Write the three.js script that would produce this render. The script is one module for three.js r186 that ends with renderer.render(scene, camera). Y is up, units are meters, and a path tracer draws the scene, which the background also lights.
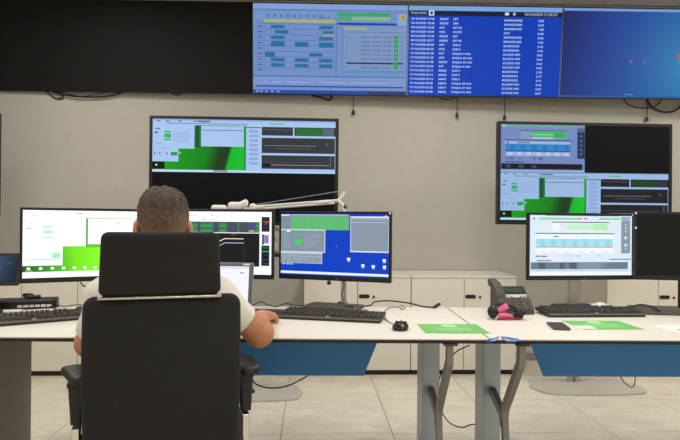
import * as THREE from 'three';
import { RoundedBoxGeometry } from 'three/addons/geometries/RoundedBoxGeometry.js';
import { mergeGeometries, mergeVertices } from 'three/addons/utils/BufferGeometryUtils.js';
import { MarchingCubes } from 'three/addons/objects/MarchingCubes.js';
import { RectAreaLightUniformsLib } from 'three/addons/lights/RectAreaLightUniformsLib.js';

// ---------------------------------------------------------------- camera, light, exposure
const F = 590, EYE = 1.14;                       // focal length in pixels of the 680x440 frame, lens height
const scene = new THREE.Scene();
scene.background = new THREE.Color(0x000000);
const camera = new THREE.PerspectiveCamera(2 * Math.atan(220 / F) * 180 / Math.PI, 680 / 440, 0.05, 60);
camera.rotation.order = 'YXZ';
camera.position.set(0, EYE, 0);
camera.rotation.set(0.0034, -0.0474, 0.009);
camera.updateMatrixWorld(true);
const renderer = new THREE.WebGLRenderer({ antialias: true });
renderer.toneMapping = THREE.LinearToneMapping;
renderer.toneMappingExposure = 1.0;
renderer.shadowMap.enabled = true;
RectAreaLightUniformsLib.init();
const CEILING = 2.89, WALL_Z = -4.85;
const LIGHT_COLOR = new THREE.Color().setRGB(1.0, 0.962, 0.90), LIGHT_POWER = 21.5;
const LIGHT_SPOTS = [];
for (const z of [-3.5, -1.8, 0.6, 2.6]) for (const x of [-1.7, 0.9, 3.5]) LIGHT_SPOTS.push([x, z]);
const LIGHT_W = 0.6, LIGHT_D = 0.6;
for (const [x, z] of LIGHT_SPOTS) {
  const l = new THREE.RectAreaLight(LIGHT_COLOR, LIGHT_POWER, LIGHT_W - 0.04, LIGHT_D - 0.04);
  l.position.set(x, CEILING - 0.016, z); l.rotation.x = -Math.PI / 2; l.castShadow = true; l.name = 'ceiling_panel_light';
  scene.add(l);
}

// ---------------------------------------------------------------- helpers
const DY = -0.027;                               // the desks stand turned a little in the room
const V3 = (x, y, z) => new THREE.Vector3(x, y, z);
const UPV = V3(0, 1, 0);
const P = (u, y, v) => V3(u, y, -v).applyAxisAngle(UPV, DY);     // desk frame: right, up, depth
const ray = (x, y) => V3((x - 340) / F, (220 - y) / F, -1).applyQuaternion(camera.quaternion);
const DESK = 0.73;
function DP(x, y, Y = DESK) { const d = ray(x, y), k = (Y - EYE) / d.y; return V3(d.x * k, Y, d.z * k); }           // pixel on a level surface
function RP(x, y, depth) { const d = ray(x, y), k = -depth / d.z; return V3(d.x * k, EYE + d.y * k, d.z * k); }       // pixel on a room-parallel wall
function VP(x, y, v) { const d = ray(x, y), n = P(0, 0, 1), k = v / d.dot(n); return V3(d.x * k, EYE + d.y * k, d.z * k); }
let seed = 7; const rnd = () => { seed = (seed * 1664525 + 1013904223) >>> 0; return seed / 4294967296; };

const used = {};
function numbered(n) { if (used[n] === undefined) { used[n] = 0; return n; } used[n]++; return n + '_' + String(used[n]).padStart(3, '0'); }
function fin(o) { o.castShadow = o.receiveShadow = true; return o; }
function mesh(name, geo, mat, parent) { const m = fin(new THREE.Mesh(geo, mat)); m.name = name; parent.add(m); return m; }
function thing(name, label, category, pos = [0, 0, 0], turn = 0, group) {
  const o = new THREE.Group(); o.name = numbered(name); scene.add(o);
  if (pos.isVector3) o.position.copy(pos); else o.position.set(...pos);
  o.rotation.y = turn; o.userData = { label, category }; if (group) o.userData.group = group;
  return o;
}
function single(name, label, category, geo, mat, pos, turn = 0, group) {
  const m = fin(new THREE.Mesh(geo, mat)); m.name = numbered(name); scene.add(m);
  if (pos) { if (pos.isVector3) m.position.copy(pos); else m.position.set(...pos); }
  m.rotation.y = turn; m.userData = { label, category }; if (group) m.userData.group = group;
  return m;
}
function struct(name, geo, mat, parent) {
  const m = fin(new THREE.Mesh(geo, mat)); m.name = name; (parent || scene).add(m);
  if (!parent) m.userData = { kind: 'structure' };
  return m;
}
const T = (g, x = 0, y = 0, z = 0) => (g.translate(x, y, z), g);
const box = (w, h, d, x = 0, y = 0, z = 0) => T(new THREE.BoxGeometry(w, h, d), x, y, z);
const rbox = (w, h, d, r, x = 0, y = 0, z = 0, s = 2) => T(new RoundedBoxGeometry(w, h, d, s, Math.min(r, w / 2.01, h / 2.01, d / 2.01)), x, y, z);
const cyl = (r0, r1, h, x = 0, y = 0, z = 0, s = 20) => T(new THREE.CylinderGeometry(r0, r1, h, s), x, y, z);
const tube = (pts, r, seg = 0, rad = 8) => new THREE.TubeGeometry(new THREE.CatmullRomCurve3(pts.map((p) => p.isVector3 ? p : V3(...p)), false, 'centripetal'), seg || pts.length * 10, r, rad);
const merge = (a) => mergeGeometries(a.map((g) => { const n = g.index ? g.toNonIndexed() : g; for (const k of Object.keys(n.attributes)) if (!['position', 'normal', 'uv'].includes(k)) n.deleteAttribute(k); return n; }));
function bar(a, b, w, d) { // rectangular bar between two points
  const v = b.clone().sub(a), g = new THREE.BoxGeometry(w, v.length(), d);
  g.applyQuaternion(new THREE.Quaternion().setFromUnitVectors(UPV, v.clone().normalize()));
  return T(g, ...a.clone().add(b).multiplyScalar(0.5).toArray());
}
function rod(a, b, r, s = 12) { const v = b.clone().sub(a), g = new THREE.CylinderGeometry(r, r, v.length(), s); g.applyQuaternion(new THREE.Quaternion().setFromUnitVectors(UPV, v.clone().normalize())); return T(g, ...a.clone().add(b).multiplyScalar(0.5).toArray()); }
function extrude(pts, depth, bevel = 0) {
  const s = new THREE.Shape(pts.map((p) => new THREE.Vector2(...p)));
  const g = new THREE.ExtrudeGeometry(s, { depth: depth - 2 * bevel, bevelEnabled: bevel > 0, bevelSize: bevel, bevelThickness: bevel, bevelOffset: -bevel, bevelSegments: 2, curveSegments: 10 });
  return T(g, 0, 0, -depth / 2 + bevel);
}
function roundRect(w, h, r) {
  const s = new THREE.Shape(), x = -w / 2, y = -h / 2;
  s.moveTo(x + r, y); s.lineTo(x + w - r, y); s.absarc(x + w - r, y + r, r, -Math.PI / 2, 0); s.lineTo(x + w, y + h - r); s.absarc(x + w - r, y + h - r, r, 0, Math.PI / 2);
  s.lineTo(x + r, y + h); s.absarc(x + r, y + h - r, r, Math.PI / 2, Math.PI); s.lineTo(x, y + r); s.absarc(x + r, y + r, r, Math.PI, Math.PI * 1.5);
  return s;
}
function plate(w, h, d, r, bevel) { // rounded rectangle in xy with thickness along z
  const g = new THREE.ExtrudeGeometry(roundRect(w - 2 * bevel, h - 2 * bevel, Math.max(r - bevel, 0.0005)), { depth: d - 2 * bevel, bevelEnabled: true, bevelSize: bevel, bevelThickness: bevel, bevelSegments: 2, curveSegments: 6 });
  return T(g, 0, 0, -d / 2 + bevel);
}
// padded slab: w x h in xy, thickness t, corner radius R, edge radius r, shaped by warp(p)
function cushion(w, h, t, R, r, warp, n = 30) {
  const g = new THREE.BoxGeometry(2, 2, 2, n, n, 4), p = g.attributes.position, q = V3();
  for (let i = 0; i < p.count; i++) {
    q.fromBufferAttribute(p, i);
    const ease = (a) => Math.sin(a * Math.PI / 2);
    let x = ease(q.x) * w / 2, y = ease(q.y) * h / 2;
    const ix = w / 2 - R, iy = h / 2 - R, dx = Math.abs(x) - ix, dy = Math.abs(y) - iy;
    let edge = Math.min(w / 2 - Math.abs(x), h / 2 - Math.abs(y));
    if (dx > 0 && dy > 0) { const m = Math.max(dx, dy), l = Math.hypot(dx, dy), k = m / l; x = Math.sign(x) * (ix + dx * k); y = Math.sign(y) * (iy + dy * k); edge = R - m; }
    const e = Math.min(1, Math.max(edge, 0) / r), prof = Math.sqrt(Math.max(0, 1 - (1 - e) * (1 - e)));
    q.set(x, y, q.z * t / 2 * (0.25 + 0.75 * prof));
    if (warp) warp(q);
    p.setXYZ(i, q.x, q.y, q.z);
  }
  const uv = g.attributes.uv; for (let i = 0; i < p.count; i++) uv.setXY(i, p.getX(i), p.getY(i));
  const m = mergeVertices(g, 1e-5); m.computeVertexNormals(); return m;
}
// ---- noise + textures
function hash(x, y, s) { let h = Math.imul(x, 374761393) + Math.imul(y, 668265263) + Math.imul(s, 974711); h = Math.imul(h ^ (h >>> 13), 1274126177); return ((h ^ (h >>> 16)) >>> 0) / 4294967296; }
function vnoise(x, y, per, s) { const xi = Math.floor(x), yi = Math.floor(y), fx = x - xi, fy = y - yi, w = (t) => t * t * (3 - 2 * t), m = (a) => ((a % per) + per) % per; const a = hash(m(xi), m(yi), s), b = hash(m(xi + 1), m(yi), s), c = hash(m(xi), m(yi + 1), s), d = hash(m(xi + 1), m(yi + 1), s), u = w(fx), v = w(fy); return a + (b - a) * u + (c - a) * v + (a - b - c + d) * u * v; }
function fbm(u, v, base, oct, s, ax = 1, ay = 1) { let t = 0, a = 0.5, n = 0; for (let o = 0; o < oct; o++) { const f = base * 2 ** o; t += a * vnoise(u * f * ax, v * f * ay, Math.round(f * Math.max(ax, ay)), s + o); n += a; a *= 0.55; } return t / n; }
function dataTex(n, fn, srgb = true) {
  const d = new Uint8Array(n * n * 4);
  for (let j = 0; j < n; j++) for (let i = 0; i < n; i++) { const c = fn(i / n, j / n), k = (j * n + i) * 4; d[k] = Math.max(0, Math.min(255, c[0])); d[k + 1] = Math.max(0, Math.min(255, c[1])); d[k + 2] = Math.max(0, Math.min(255, c[2])); d[k + 3] = 255; }
  const t = new THREE.DataTexture(d, n, n); t.wrapS = t.wrapT = THREE.RepeatWrapping; t.magFilter = THREE.LinearFilter; t.minFilter = THREE.LinearMipmapLinearFilter; t.generateMipmaps = true; if (srgb) t.colorSpace = THREE.SRGBColorSpace; t.needsUpdate = true; return t;
}
const grey = (v) => [v, v, v];
const tileTex = [1, 2, 3].map((s) => dataTex(256, (u, v) => { const a = fbm(u, v, 4, 5, s * 31, 1, 2), b = fbm(u, v, 32, 3, s * 57), k = 1 + (a - 0.5) * 0.16 + (b - 0.5) * 0.07; return [222 * k, 215 * k, 199 * k]; }));
const plasterTex = dataTex(256, (u, v) => { const k = 1 + (fbm(u, v, 3, 4, 11) - 0.5) * 0.025 + (fbm(u, v, 60, 2, 19) - 0.5) * 0.02; return [190 * k, 186 * k, 177 * k]; });
const plasterBump = dataTex(256, (u, v) => grey(255 * fbm(u, v, 48, 3, 5)), false);
const fabricBump = dataTex(256, (u, v) => grey(128 + 60 * Math.sin(u * 128 * Math.PI) * Math.sin(v * 128 * Math.PI) + 60 * (fbm(u, v, 64, 2, 3) - 0.5)), false);
const fabricTex = dataTex(256, (u, v) => { const k = 1 + (fbm(u, v, 80, 2, 77) - 0.5) * 0.5; return [30 * k, 29 * k, 29 * k]; });
const skinTex = dataTex(128, (u, v) => { const k = 1 + (fbm(u, v, 10, 4, 41) - 0.5) * 0.16; return [196 * k, 134 * k, 98 * (1 + (k - 1) * 1.3)]; });
const laminateTex = dataTex(256, (u, v) => { const k = 1 + (fbm(u, v, 90, 2, 91) - 0.5) * 0.03; return [236 * k, 232 * k, 222 * k]; });
const hairTex = dataTex(128, (u, v) => { const k = 0.75 + 0.6 * fbm(u, v, 24, 3, 15, 1, 1); return [46 * k, 36 * k, 29 * k]; });
const std = (c, rough = 0.6, metal = 0, extra = {}) => new THREE.MeshStandardMaterial({ color: c, roughness: rough, metalness: metal, ...extra });
const tiled = (t, x, y = x) => { const c = t.clone(); c.repeat.set(x, y); c.needsUpdate = true; return c; };
const M = {
  wall: std(0xffffff, 0.9, 0, { map: tiled(plasterTex, 0.5), bumpMap: tiled(plasterBump, 1.5), bumpScale: 0.0008 }),
  grout: std(0x6f6a60, 0.95),
  tiles: tileTex.map((t) => std(0xffffff, 0.42, 0, { map: t })),
  ceiling: std(0xa39b8d, 0.95), ceilingBoard: std(0xaaa294, 0.95),
  baseboard: std(0x8d897f, 0.6),
  cabinet: std(0xe2dccf, 0.5), cabinetDoor: std(0xe9e3d7, 0.45), plinth: std(0x1d1b19, 0.6), slot: std(0x161514, 0.5),
  desk: std(0xffffff, 0.38, 0, { map: tiled(laminateTex, 1) }), deskEdge: std(0x1c1b1a, 0.55),
  metal: std(0xa4aeb9, 0.36, 0.55), steel: std(0x83817c, 0.45, 0.35), gable: std(0x7c766d, 0.45, 0.15), chrome: std(0xd6d4cf, 0.18, 1), aluminium: std(0xb9b6ae, 0.35, 0.85),
  blue: std(0x4396de, 0.5), black: std(0x131313, 0.45), blackMat: std(0x17171a, 0.7), bezel: std(0x161617, 0.4), darkGrey: std(0x4a4640, 0.5),
  fabric: std(0xffffff, 0.92, 0, { map: tiled(fabricTex, 5), bumpMap: tiled(fabricBump, 8), bumpScale: 0.0006 }),
  plastic: std(0x232425, 0.5), white: std(0xf0eee8, 0.45), plate: std(0xc4c0b6, 0.45, 0.1),
  skin: new THREE.MeshPhysicalMaterial({ color: 0xffffff, roughness: 0.5, map: tiled(skinTex, 6) }),
  shirt: std(0xe9e4da, 0.9), trousers: std(0x2a2f3c, 0.9), shoe: std(0x26221f, 0.6),
  hair: std(0xffffff, 0.75, 0, { map: tiled(hairTex, 6) }),
  cable: std(0x17171a, 0.5), pink: std(0xd85f86, 0.6), rubber: std(0x1a1a1a, 0.75),
  phone: std(0x4a4742, 0.45), phoneDark: std(0x262523, 0.4), silver: std(0xd8d4ca, 0.35, 0.3), key: std(0x47443f, 0.45), keyboard: std(0x2b2926, 0.5), keyGrey: std(0x6b675f, 0.5),
  tape: new THREE.MeshPhysicalMaterial({ color: 0x2a66e4, roughness: 0.15, clearcoat: 1 }), tapeWhite: new THREE.MeshPhysicalMaterial({ color: 0xbfe4f5, roughness: 0.2, clearcoat: 1 }),
  panelTrim: std(0x6f7c96, 0.5, 0.3), paperWhite: std(0xf4f2ec, 0.85), greenCard: std(0x6dbd62, 0.7),
};
function canvasTex(w, h, unitsW, unitsH, draw) {
  const c = document.createElement('canvas'); c.width = w; c.height = h;
  const g = c.getContext('2d'); g.scale(w / unitsW, h / unitsH); draw(g, unitsW, unitsH);
  const t = new THREE.CanvasTexture(c); t.colorSpace = THREE.SRGBColorSpace; return t;
}
const R = (g, col, x, y, w, h) => { g.fillStyle = col; g.fillRect(x, y, w, h); };
const txt = (g, col, size, s, x, y, bold) => { g.fillStyle = col; g.font = (bold ? 'bold ' : '') + size + 'px sans-serif'; g.fillText(s, x, y); };
const screenMat = (map, k = 1) => new THREE.MeshPhysicalMaterial({ color: 0x060607, roughness: 0.5, specularIntensity: 0.25, emissive: new THREE.Color(k, k, k), emissiveMap: map });
const offScreen = new THREE.MeshPhysicalMaterial({ color: 0x1d1c1c, roughness: 0.6, specularIntensity: 0.3 });

// ---------------------------------------------------------------- the room
const X0 = -4.2, X1 = 4.8, Z1 = 3.6;
{
  const floor = struct('floor', box(X1 - X0 + 0.4, 0.1, Z1 - WALL_Z + 0.4, (X0 + X1) / 2, -0.056, (WALL_Z + Z1) / 2), M.grout);
  const S = 0.6, gap = 0.003;
  const jx = DP(395, 440, 0).x, jz = -DP(395, 400, 0).z;             // a joint along the room and one across it
  const tg = rbox(S - gap, 0.008, S - gap, 0.0012, 0, 0, 0, 1);
  for (let i = Math.floor((X0 - jx) / S); jx + i * S < X1; i++) for (let k = Math.floor((-Z1 - jz) / S); jz + k * S < -WALL_Z; k++) {
    const xa = Math.max(X0, jx + i * S), xb = Math.min(X1, jx + (i + 1) * S), za = Math.max(-Z1, jz + k * S), zb = Math.min(-WALL_Z, jz + (k + 1) * S);
    if (xb - xa < 0.02 || zb - za < 0.02) continue;
    const full = xb - xa > S - 0.01 && zb - za > S - 0.01;
    const m = mesh('floor_tile', full ? tg : box(xb - xa - gap, 0.008, zb - za - gap), M.tiles[Math.floor(rnd() * 3)], floor);
    m.position.set((xa + xb) / 2, -0.004, -(za + zb) / 2);
    if (full) m.rotation.y = Math.floor(rnd() * 2) * Math.PI;
  }
  const wallUV = (g) => { const p = g.attributes.position, n = g.attributes.normal, uv = g.attributes.uv; for (let i = 0; i < p.count; i++) uv.setXY(i, Math.abs(n.getX(i)) > 0.5 ? p.getZ(i) : p.getX(i), Math.abs(n.getY(i)) > 0.5 ? p.getZ(i) : p.getY(i)); return g; };
  struct('wall_back', wallUV(box(X1 - X0 + 0.4, CEILING + 0.2, 0.2, (X0 + X1) / 2, CEILING / 2, WALL_Z - 0.1)), M.wall);
  struct('wall_front', wallUV(box(X1 - X0 + 0.4, CEILING + 0.2, 0.2, (X0 + X1) / 2, CEILING / 2, Z1 + 0.1)), M.wall);
  struct('wall_left', wallUV(box(0.2, CEILING + 0.2, Z1 - WALL_Z, X0 - 0.1, CEILING / 2, (Z1 + WALL_Z) / 2)), M.wall);
  struct('wall_right', wallUV(box(0.2, CEILING + 0.2, Z1 - WALL_Z, X1 + 0.1, CEILING / 2, (Z1 + WALL_Z) / 2)), M.wall);
  const ceil = struct('ceiling', box(X1 - X0 + 0.4, 0.12, Z1 - WALL_Z + 0.4, (X0 + X1) / 2, CEILING + 0.075, (WALL_Z + Z1) / 2), M.ceiling);
  const cx = RP(667, 4, 4.65).x, W = 1.2;
  for (let i = -7; i < 3; i++) for (let k = 0; k < 8; k++) {
    const xa = Math.max(X0, cx + i * W), xb = Math.min(X1, cx + (i + 1) * W), za = WALL_Z + k * W, zb = Math.min(Z1, za + W);
    if (xb - xa < 0.05 || zb - za < 0.05) continue;
    mesh('ceiling_board', box(xb - xa - 0.005, 0.015, zb - za - 0.005, (xa + xb) / 2, CEILING + 0.0075, (za + zb) / 2), M.ceilingBoard, ceil);
  }
  struct('baseboard_back', box(X1 - X0, 0.06, 0.012, (X0 + X1) / 2, 0.03, WALL_Z + 0.006), M.baseboard);
}
{ // ceiling light panels
  const glow = new THREE.MeshStandardMaterial({ color: 0xffffff, emissive: new THREE.Color(0.9, 0.85, 0.75), roughness: 0.6 });
  LIGHT_SPOTS.forEach(([x, z]) => {
    const t = thing('ceiling_light', 'square white lit panel fixed on the ceiling', 'ceiling light', [x, CEILING, z], 0, 'square light panels on the ceiling');
    const w = LIGHT_W, d = LIGHT_D;
    mesh('frame', merge([box(w, 0.014, 0.018, 0, -0.007, d / 2 - 0.009), box(w, 0.014, 0.018, 0, -0.007, -d / 2 + 0.009), box(0.018, 0.014, d - 0.036, w / 2 - 0.009, -0.007, 0), box(0.018, 0.014, d - 0.036, -w / 2 + 0.009, -0.007, 0)]), M.white, t);
    mesh('diffuser', box(w - 0.036, 0.008, d - 0.036, 0, -0.005, 0), glow, t);
  });
}

// ---------------------------------------------------------------- cabinets along the back wall
function cabinet(x, label) {
  const W = 0.8, D = 0.45, H = 0.745, t = thing('storage_cabinet', label, 'cabinet', [x + W / 2, 0, WALL_Z + 0.016 + D / 2], 0, 'low white cabinets along the wall');
  mesh('plinth', box(W - 0.006, 0.035, D - 0.03, 0, 0.0175, -0.004), M.plinth, t);
  mesh('body', merge([box(0.018, H - 0.035 - 0.02, D - 0.022, -W / 2 + 0.011, 0.035 + (H - 0.055) / 2, -0.011), box(0.018, H - 0.055, D - 0.022, W / 2 - 0.011, 0.035 + (H - 0.055) / 2, -0.011), box(W - 0.04, H - 0.055, 0.012, 0, 0.035 + (H - 0.055) / 2, -D / 2 + 0.006), box(W - 0.04, 0.018, D - 0.04, 0, 0.044, -0.01)]), M.cabinet, t);
  mesh('top', rbox(W - 0.003, 0.02, D, 0.002, 0, H - 0.01, 0), M.cabinet, t);
  for (const s of [-1, 1]) {
    const dw = W / 2 - 0.0045, dh = H - 0.035 - 0.026, dx = s * W / 4, dy = 0.038 + dh / 2;
    const door = mesh('door', rbox(dw, dh, 0.018, 0.0015, dx, dy, D / 2 - 0.01), M.cabinetDoor, t);
    if (s > 0) { // recessed pull with a lock beside it
      const y = 0.588;
      const g = plate(0.08, 0.028, 0.006, 0.013, 0.001); T(g, dx - dw / 2 + 0.046, y, D / 2 + 0.001);
      mesh('handle', g, M.slot, door);
      mesh('lock', T(cyl(0.009, 0.009, 0.008).rotateX(Math.PI / 2), dx - dw / 2 + 0.118, y - 0.004, D / 2 + 0.002), M.slot, door);
    }
  }
}
cabinet(-3.3, 'low white two-door cabinet at the wall below the switched-off television');
cabinet(-2.5, 'low white two-door cabinet behind the tablet and docking box');
cabinet(-1.7, 'low white two-door cabinet behind the seated person');
cabinet(-0.055, 'low white two-door cabinet behind the monitor with the blue desktop');
cabinet(0.747, 'low white two-door cabinet behind the desk telephone, dark pull beside the handset');
cabinet(2.246, 'low white two-door cabinet behind the switched-off monitor, its side bare to the television pole');
cabinet(3.05, 'low white two-door cabinet at the wall beyond the switched-off monitor');

// ---------------------------------------------------------------- overhead video wall
const BLUEISH = ['#6f8ec8', '#7f9dd6', '#37547f'];
function drawSchedule(g) { // origin (251,3), 157 x 92
  const o = (col, x, y, w, h) => R(g, col, x - 251, y - 3 - (x - 251) * 0.017, w, h);
  R(g, '#7391ca', 0, 0, 157, 92); R(g, '#86a2dc', 0, 0, 157, 6.5); R(g, '#4c6aa8', 0, 5.6, 157, 0.7); R(g, '#7a97cc', 0, 8, 83, 8);
  for (let i = 0; i < 9; i++) R(g, '#5f7db5', 14 + i * 6.6, 10.5, 3, 3.4);
  for (let i = 0; i < 3; i++) R(g, '#33456e', 69 + i * 3.4, 13, 1.6, 1.4);
  o('#a9b27e', 262, 19.2, 73, 3); o('#c6b24a', 320, 20.4, 9, 2.8);
  for (let i = 0; i < 9; i++) { R(g, '#5570a8', 3.5, 20.3 + i * 5.6, 81, 0.5); R(g, '#44588a', 4.5, 22.6 + i * 5.6, 4.6, 1); R(g, '#44588a', 10.5, 23 + i * 5.6, 1, 1); }
  const c = '#2b6f9e';
  for (const [x, y, w, h] of [[269, 25, 14, 3.4], [318, 26, 14, 3.4], [273, 30.4, 14, 3.4], [322, 31.5, 11, 3], [269, 36, 14, 3.4], [318, 37.6, 14, 3.3], [269, 41.6, 14, 5.4], [293.5, 42.4, 14, 5.2], [318, 43.2, 15, 5.2], [263, 52.6, 10, 5.2], [308, 54, 13.5, 3.4], [269, 58.6, 14, 3.4], [293.5, 59.3, 14, 3.4], [318, 60, 14, 3.4], [269, 64.2, 14, 3.4], [293.5, 65, 14, 3.4], [318, 65.6, 14, 3.4]]) o(c, x, y, w, h);
  o('#b7a665', 322, 34.8, 12, 1.6);
  R(g, '#6381b8', 84, 18, 1.6, 56);
  o('#3fa66a', 337, 12.5, 53, 3.8); o('#4fae6c', 337, 17, 14, 3.4); o('#86bb82', 351, 17, 39, 3.6); o('#233f94', 337, 23, 60, 2.2);
  R(g, '#8aa6de', 147, 9, 9, 11.5);
  g.fillStyle = '#c9b23d'; g.beginPath(); g.moveTo(149, 10); g.lineTo(154.6, 10); g.lineTo(154.2, 14); g.lineTo(151.8, 16.4); g.lineTo(149.4, 14); g.fill(); R(g, '#2a3550', 151, 11, 1.4, 1.4); R(g, '#2a3550', 152.6, 13, 1.2, 1.2);
  R(g, '#7d97c4', 91, 23, 64, 48); R(g, '#9fb58c', 92, 23, 24, 2.4); R(g, '#5673a8', 91, 27.6, 64, 0.6); R(g, '#5673a8', 91, 23, 0.6, 48);
  for (let i = 0; i < 8; i++) { const y = 32 + i * 4.45; R(g, '#6b80ab', 94, y, 1.6, 1.6); for (const x of [110, 121, 132]) R(g, '#7184ad', x, y, 9, 2); R(g, '#29a359', 143.5, y - 0.8, 4.6, 3.4); R(g, '#6d86bb', 150, y, 3, 1.6); }
  R(g, '#23304f', 95, 59, 58, 1.5); R(g, '#29a359', 143.5, 58.6, 4.6, 5);
  R(g, '#5c93c4', 91, 67, 64, 3.4); R(g, '#4a78b4', 0, 73.4, 157, 1); R(g, '#8099cf', 0, 75.4, 157, 9.6);
  for (const [x, w] of [[5, 3], [10, 6], [18, 14], [34, 24], [62, 3], [70, 26], [98, 40]]) { R(g, '#6681b6', x, 78, w, 4.6); R(g, '#8aa3d8', x + 0.4, 78.6, w - 0.8, 3.4); }
  R(g, '#2c49b0', 2, 83.8, 152, 1.4); R(g, '#2450a8', 0, 88.4, 157, 3.6); for (const x of [3, 7, 12, 18, 24]) R(g, '#8fb2e6', x, 89.3, 2.6, 1.4); R(g, '#333c74', 118, 88.6, 39, 3.4);
}
function drawTable(g) { // origin (408,9), 152 x 88
  R(g, '#1240b4', 0, 0, 152, 88); R(g, '#7ba6e4', 0, 0, 152, 5); R(g, '#1b2338', 0, 4.6, 152, 4.8);
  txt(g, '#c9d4e8', 3.6, 'Imprevist', 2, 8.4); R(g, '#d8e4f6', 19.6, 4.4, 5.4, 5); R(g, '#2558b0', 20.8, 5.4, 3, 3); R(g, '#d3dae6', 95, 5.4, 4, 2.8); R(g, '#b3bccc', 103, 5.4, 2.6, 2.8); txt(g, '#dbe2f0', 3.6, '10/16/2020 12:36:37', 114, 8.6);
  const ids = ['SNSAT', 'SNSAT', 'HYF', 'HYD', 'SNSAT', 'AMGR', 'HYF', 'HYD', 'HYF', 'HYD', 'SNSAT', 'HYF', 'AMG2', 'AMG3', 'AMG1', 'AMG3', 'AMG1', 'AMG2'];
  const ev = ['EPT', 'EPR', 'KPT M', 'PLOTS', 'EPT', 'KPT M', 'SUN S', 'SUN S', 'Eclipse 4 min', 'Eclipse 43 min', 'Eclipse 43 min', 'Eclipse 4 min', 'SUN S', 'SUN S', 'SUN S', 'Eclipse 40 min', 'Eclipse 47 min', 'Eclipse 41 min'];
  const ty = [...Array(3).fill('MANOEUVRE'), 'ACU', 'MANOEUVRE', 'MANOEUVRE', 'BLINDNESS', 'BLINDNESS', ...Array(4).fill('ECLIPSE OPS'), ...Array(3).fill('BLINDNESS'), ...Array(3).fill('ECLIPSE OPS')];
  const hr = ['17:50', '18:30', '18:38', '19:00', '19:38', '20:17', '00:28', '00:29', '01:28', '01:28', '01:48', '02:04', '02:11', '02:11', '02:13', '03:28', '03:28', '03:48'];
  const du = ['0:08', '0:20', '1:00', '0:40', '0:40', '1:20', '2:10', '2:10', '0:02', '0:43', '0:43', '0:02', '2:18', '2:17', '2:11', '0:40', '0:47', '0:41'];
  const c = '#bcd6ff';
  ids.forEach((s, i) => { const y = 13.4 + i * 4.22; txt(g, c, 2.95, (i < 6 ? '16' : '17') + '/10/2020 ' + hr[i], 2, y, true); txt(g, c, 2.95, s, 30.5, y, true); txt(g, c, 2.95, ev[i], 44, y, true); txt(g, c, 2.95, ty[i], 94.5, y + 0.4, true); txt(g, c, 2.95, du[i], 128.5, y + 0.6, true); });
}
function drawDesktop(g) { // 152 x 88
  const a = g.createLinearGradient(0, 0, 152, 30); a.addColorStop(0, '#252c66'); a.addColorStop(0.35, '#2b479a'); a.addColorStop(0.75, '#2b6fb4'); a.addColorStop(1, '#3793c0'); g.fillStyle = a; g.fillRect(0, 0, 152, 88);
  const b = g.createRadialGradient(130, 58, 5, 130, 58, 95); b.addColorStop(0, 'rgba(52,140,190,0.75)'); b.addColorStop(1, 'rgba(35,50,120,0)'); g.fillStyle = b; g.fillRect(0, 0, 152, 88);
  R(g, '#7c9dd4', 0, 0, 152, 2.6);
  for (const [x, c] of [[70, '#7d5a9c'], [84, '#7d5a9c']]) { g.fillStyle = c; g.beginPath(); g.arc(x, 52, 1.8, 0, 7); g.fill(); }
  g.fillStyle = '#4f9a6a'; g.beginPath(); g.arc(122, 52, 3.4, 0, 7); g.fill(); g.fillStyle = '#9a6a5a'; g.beginPath(); g.arc(118, 46, 3, 0, 7); g.fill();
  R(g, '#2c5b9c', 0, 86, 152, 2); R(g, '#9fb8dd', 66, 84.4, 8, 0.5);
}
{
  const W = 1.236, H = 0.712, D = 0.06, tilt = 0.11, yaw = -0.03;
  const base = RP(406.5, 95.6, 4.72), x1 = base.x, y0 = base.y;
  const labels = ['black switched-off panel of the overhead video wall, above the bare wall and left-behind cable loops',
    'black switched-off panel of the overhead video wall beside the schedule panel',
    'overhead video wall panel showing a pale blue schedule with teal bars',
    'overhead video wall panel showing a blue table of white text lines',
    'overhead video wall panel showing an empty blue desktop picture'];
  labels[0] = 'black switched-off end panel of the overhead video wall with cable loops hanging under it';
  const maps = [null, null, canvasTex(1256, 736, 157, 92, drawSchedule), canvasTex(1368, 792, 152, 88, drawTable), canvasTex(608, 352, 152, 88, drawDesktop)];
  labels.forEach((label, i) => {
    const t = thing('video_wall_panel', label, 'video panel', [x1 + (i - 2.5) * W * Math.cos(yaw), y0, base.z - (i - 2.5) * W * Math.sin(yaw)], 0, 'panels of the overhead video wall');
    t.rotation.set(tilt, yaw, 0, 'YXZ');
    const b = maps[i] ? 0.005 : 0.0005;
    mesh('housing', box(W - 0.0006, H, D, 0, H / 2, -D / 2 - 0.001), M.bezel, t);
    const s = mesh('screen', T(new THREE.PlaneGeometry(W - 2 * b, H - 2 * b - 0.004), 0, H / 2 - 0.002, 0.0005), maps[i] ? screenMat(maps[i], 0.95) : offScreen, t);
    mesh('top_trim', box(W - 0.002, 0.012, 0.02, 0, H + 0.006, -0.012), M.aluminium, t);
    if (i >= 2) { for (const k of [-1, 1]) mesh('side_trim', box(b, H, 0.004, k * (W / 2 - b / 2 - 0.001), H / 2, 0.002), M.panelTrim, t); }
    mesh('wall_bracket', merge([box(0.05, 0.5, 0.02, -0.3, H / 2, -D - 0.012), box(0.05, 0.5, 0.02, 0.3, H / 2, -D - 0.012)]), M.darkGrey, t);
  });
}

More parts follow.
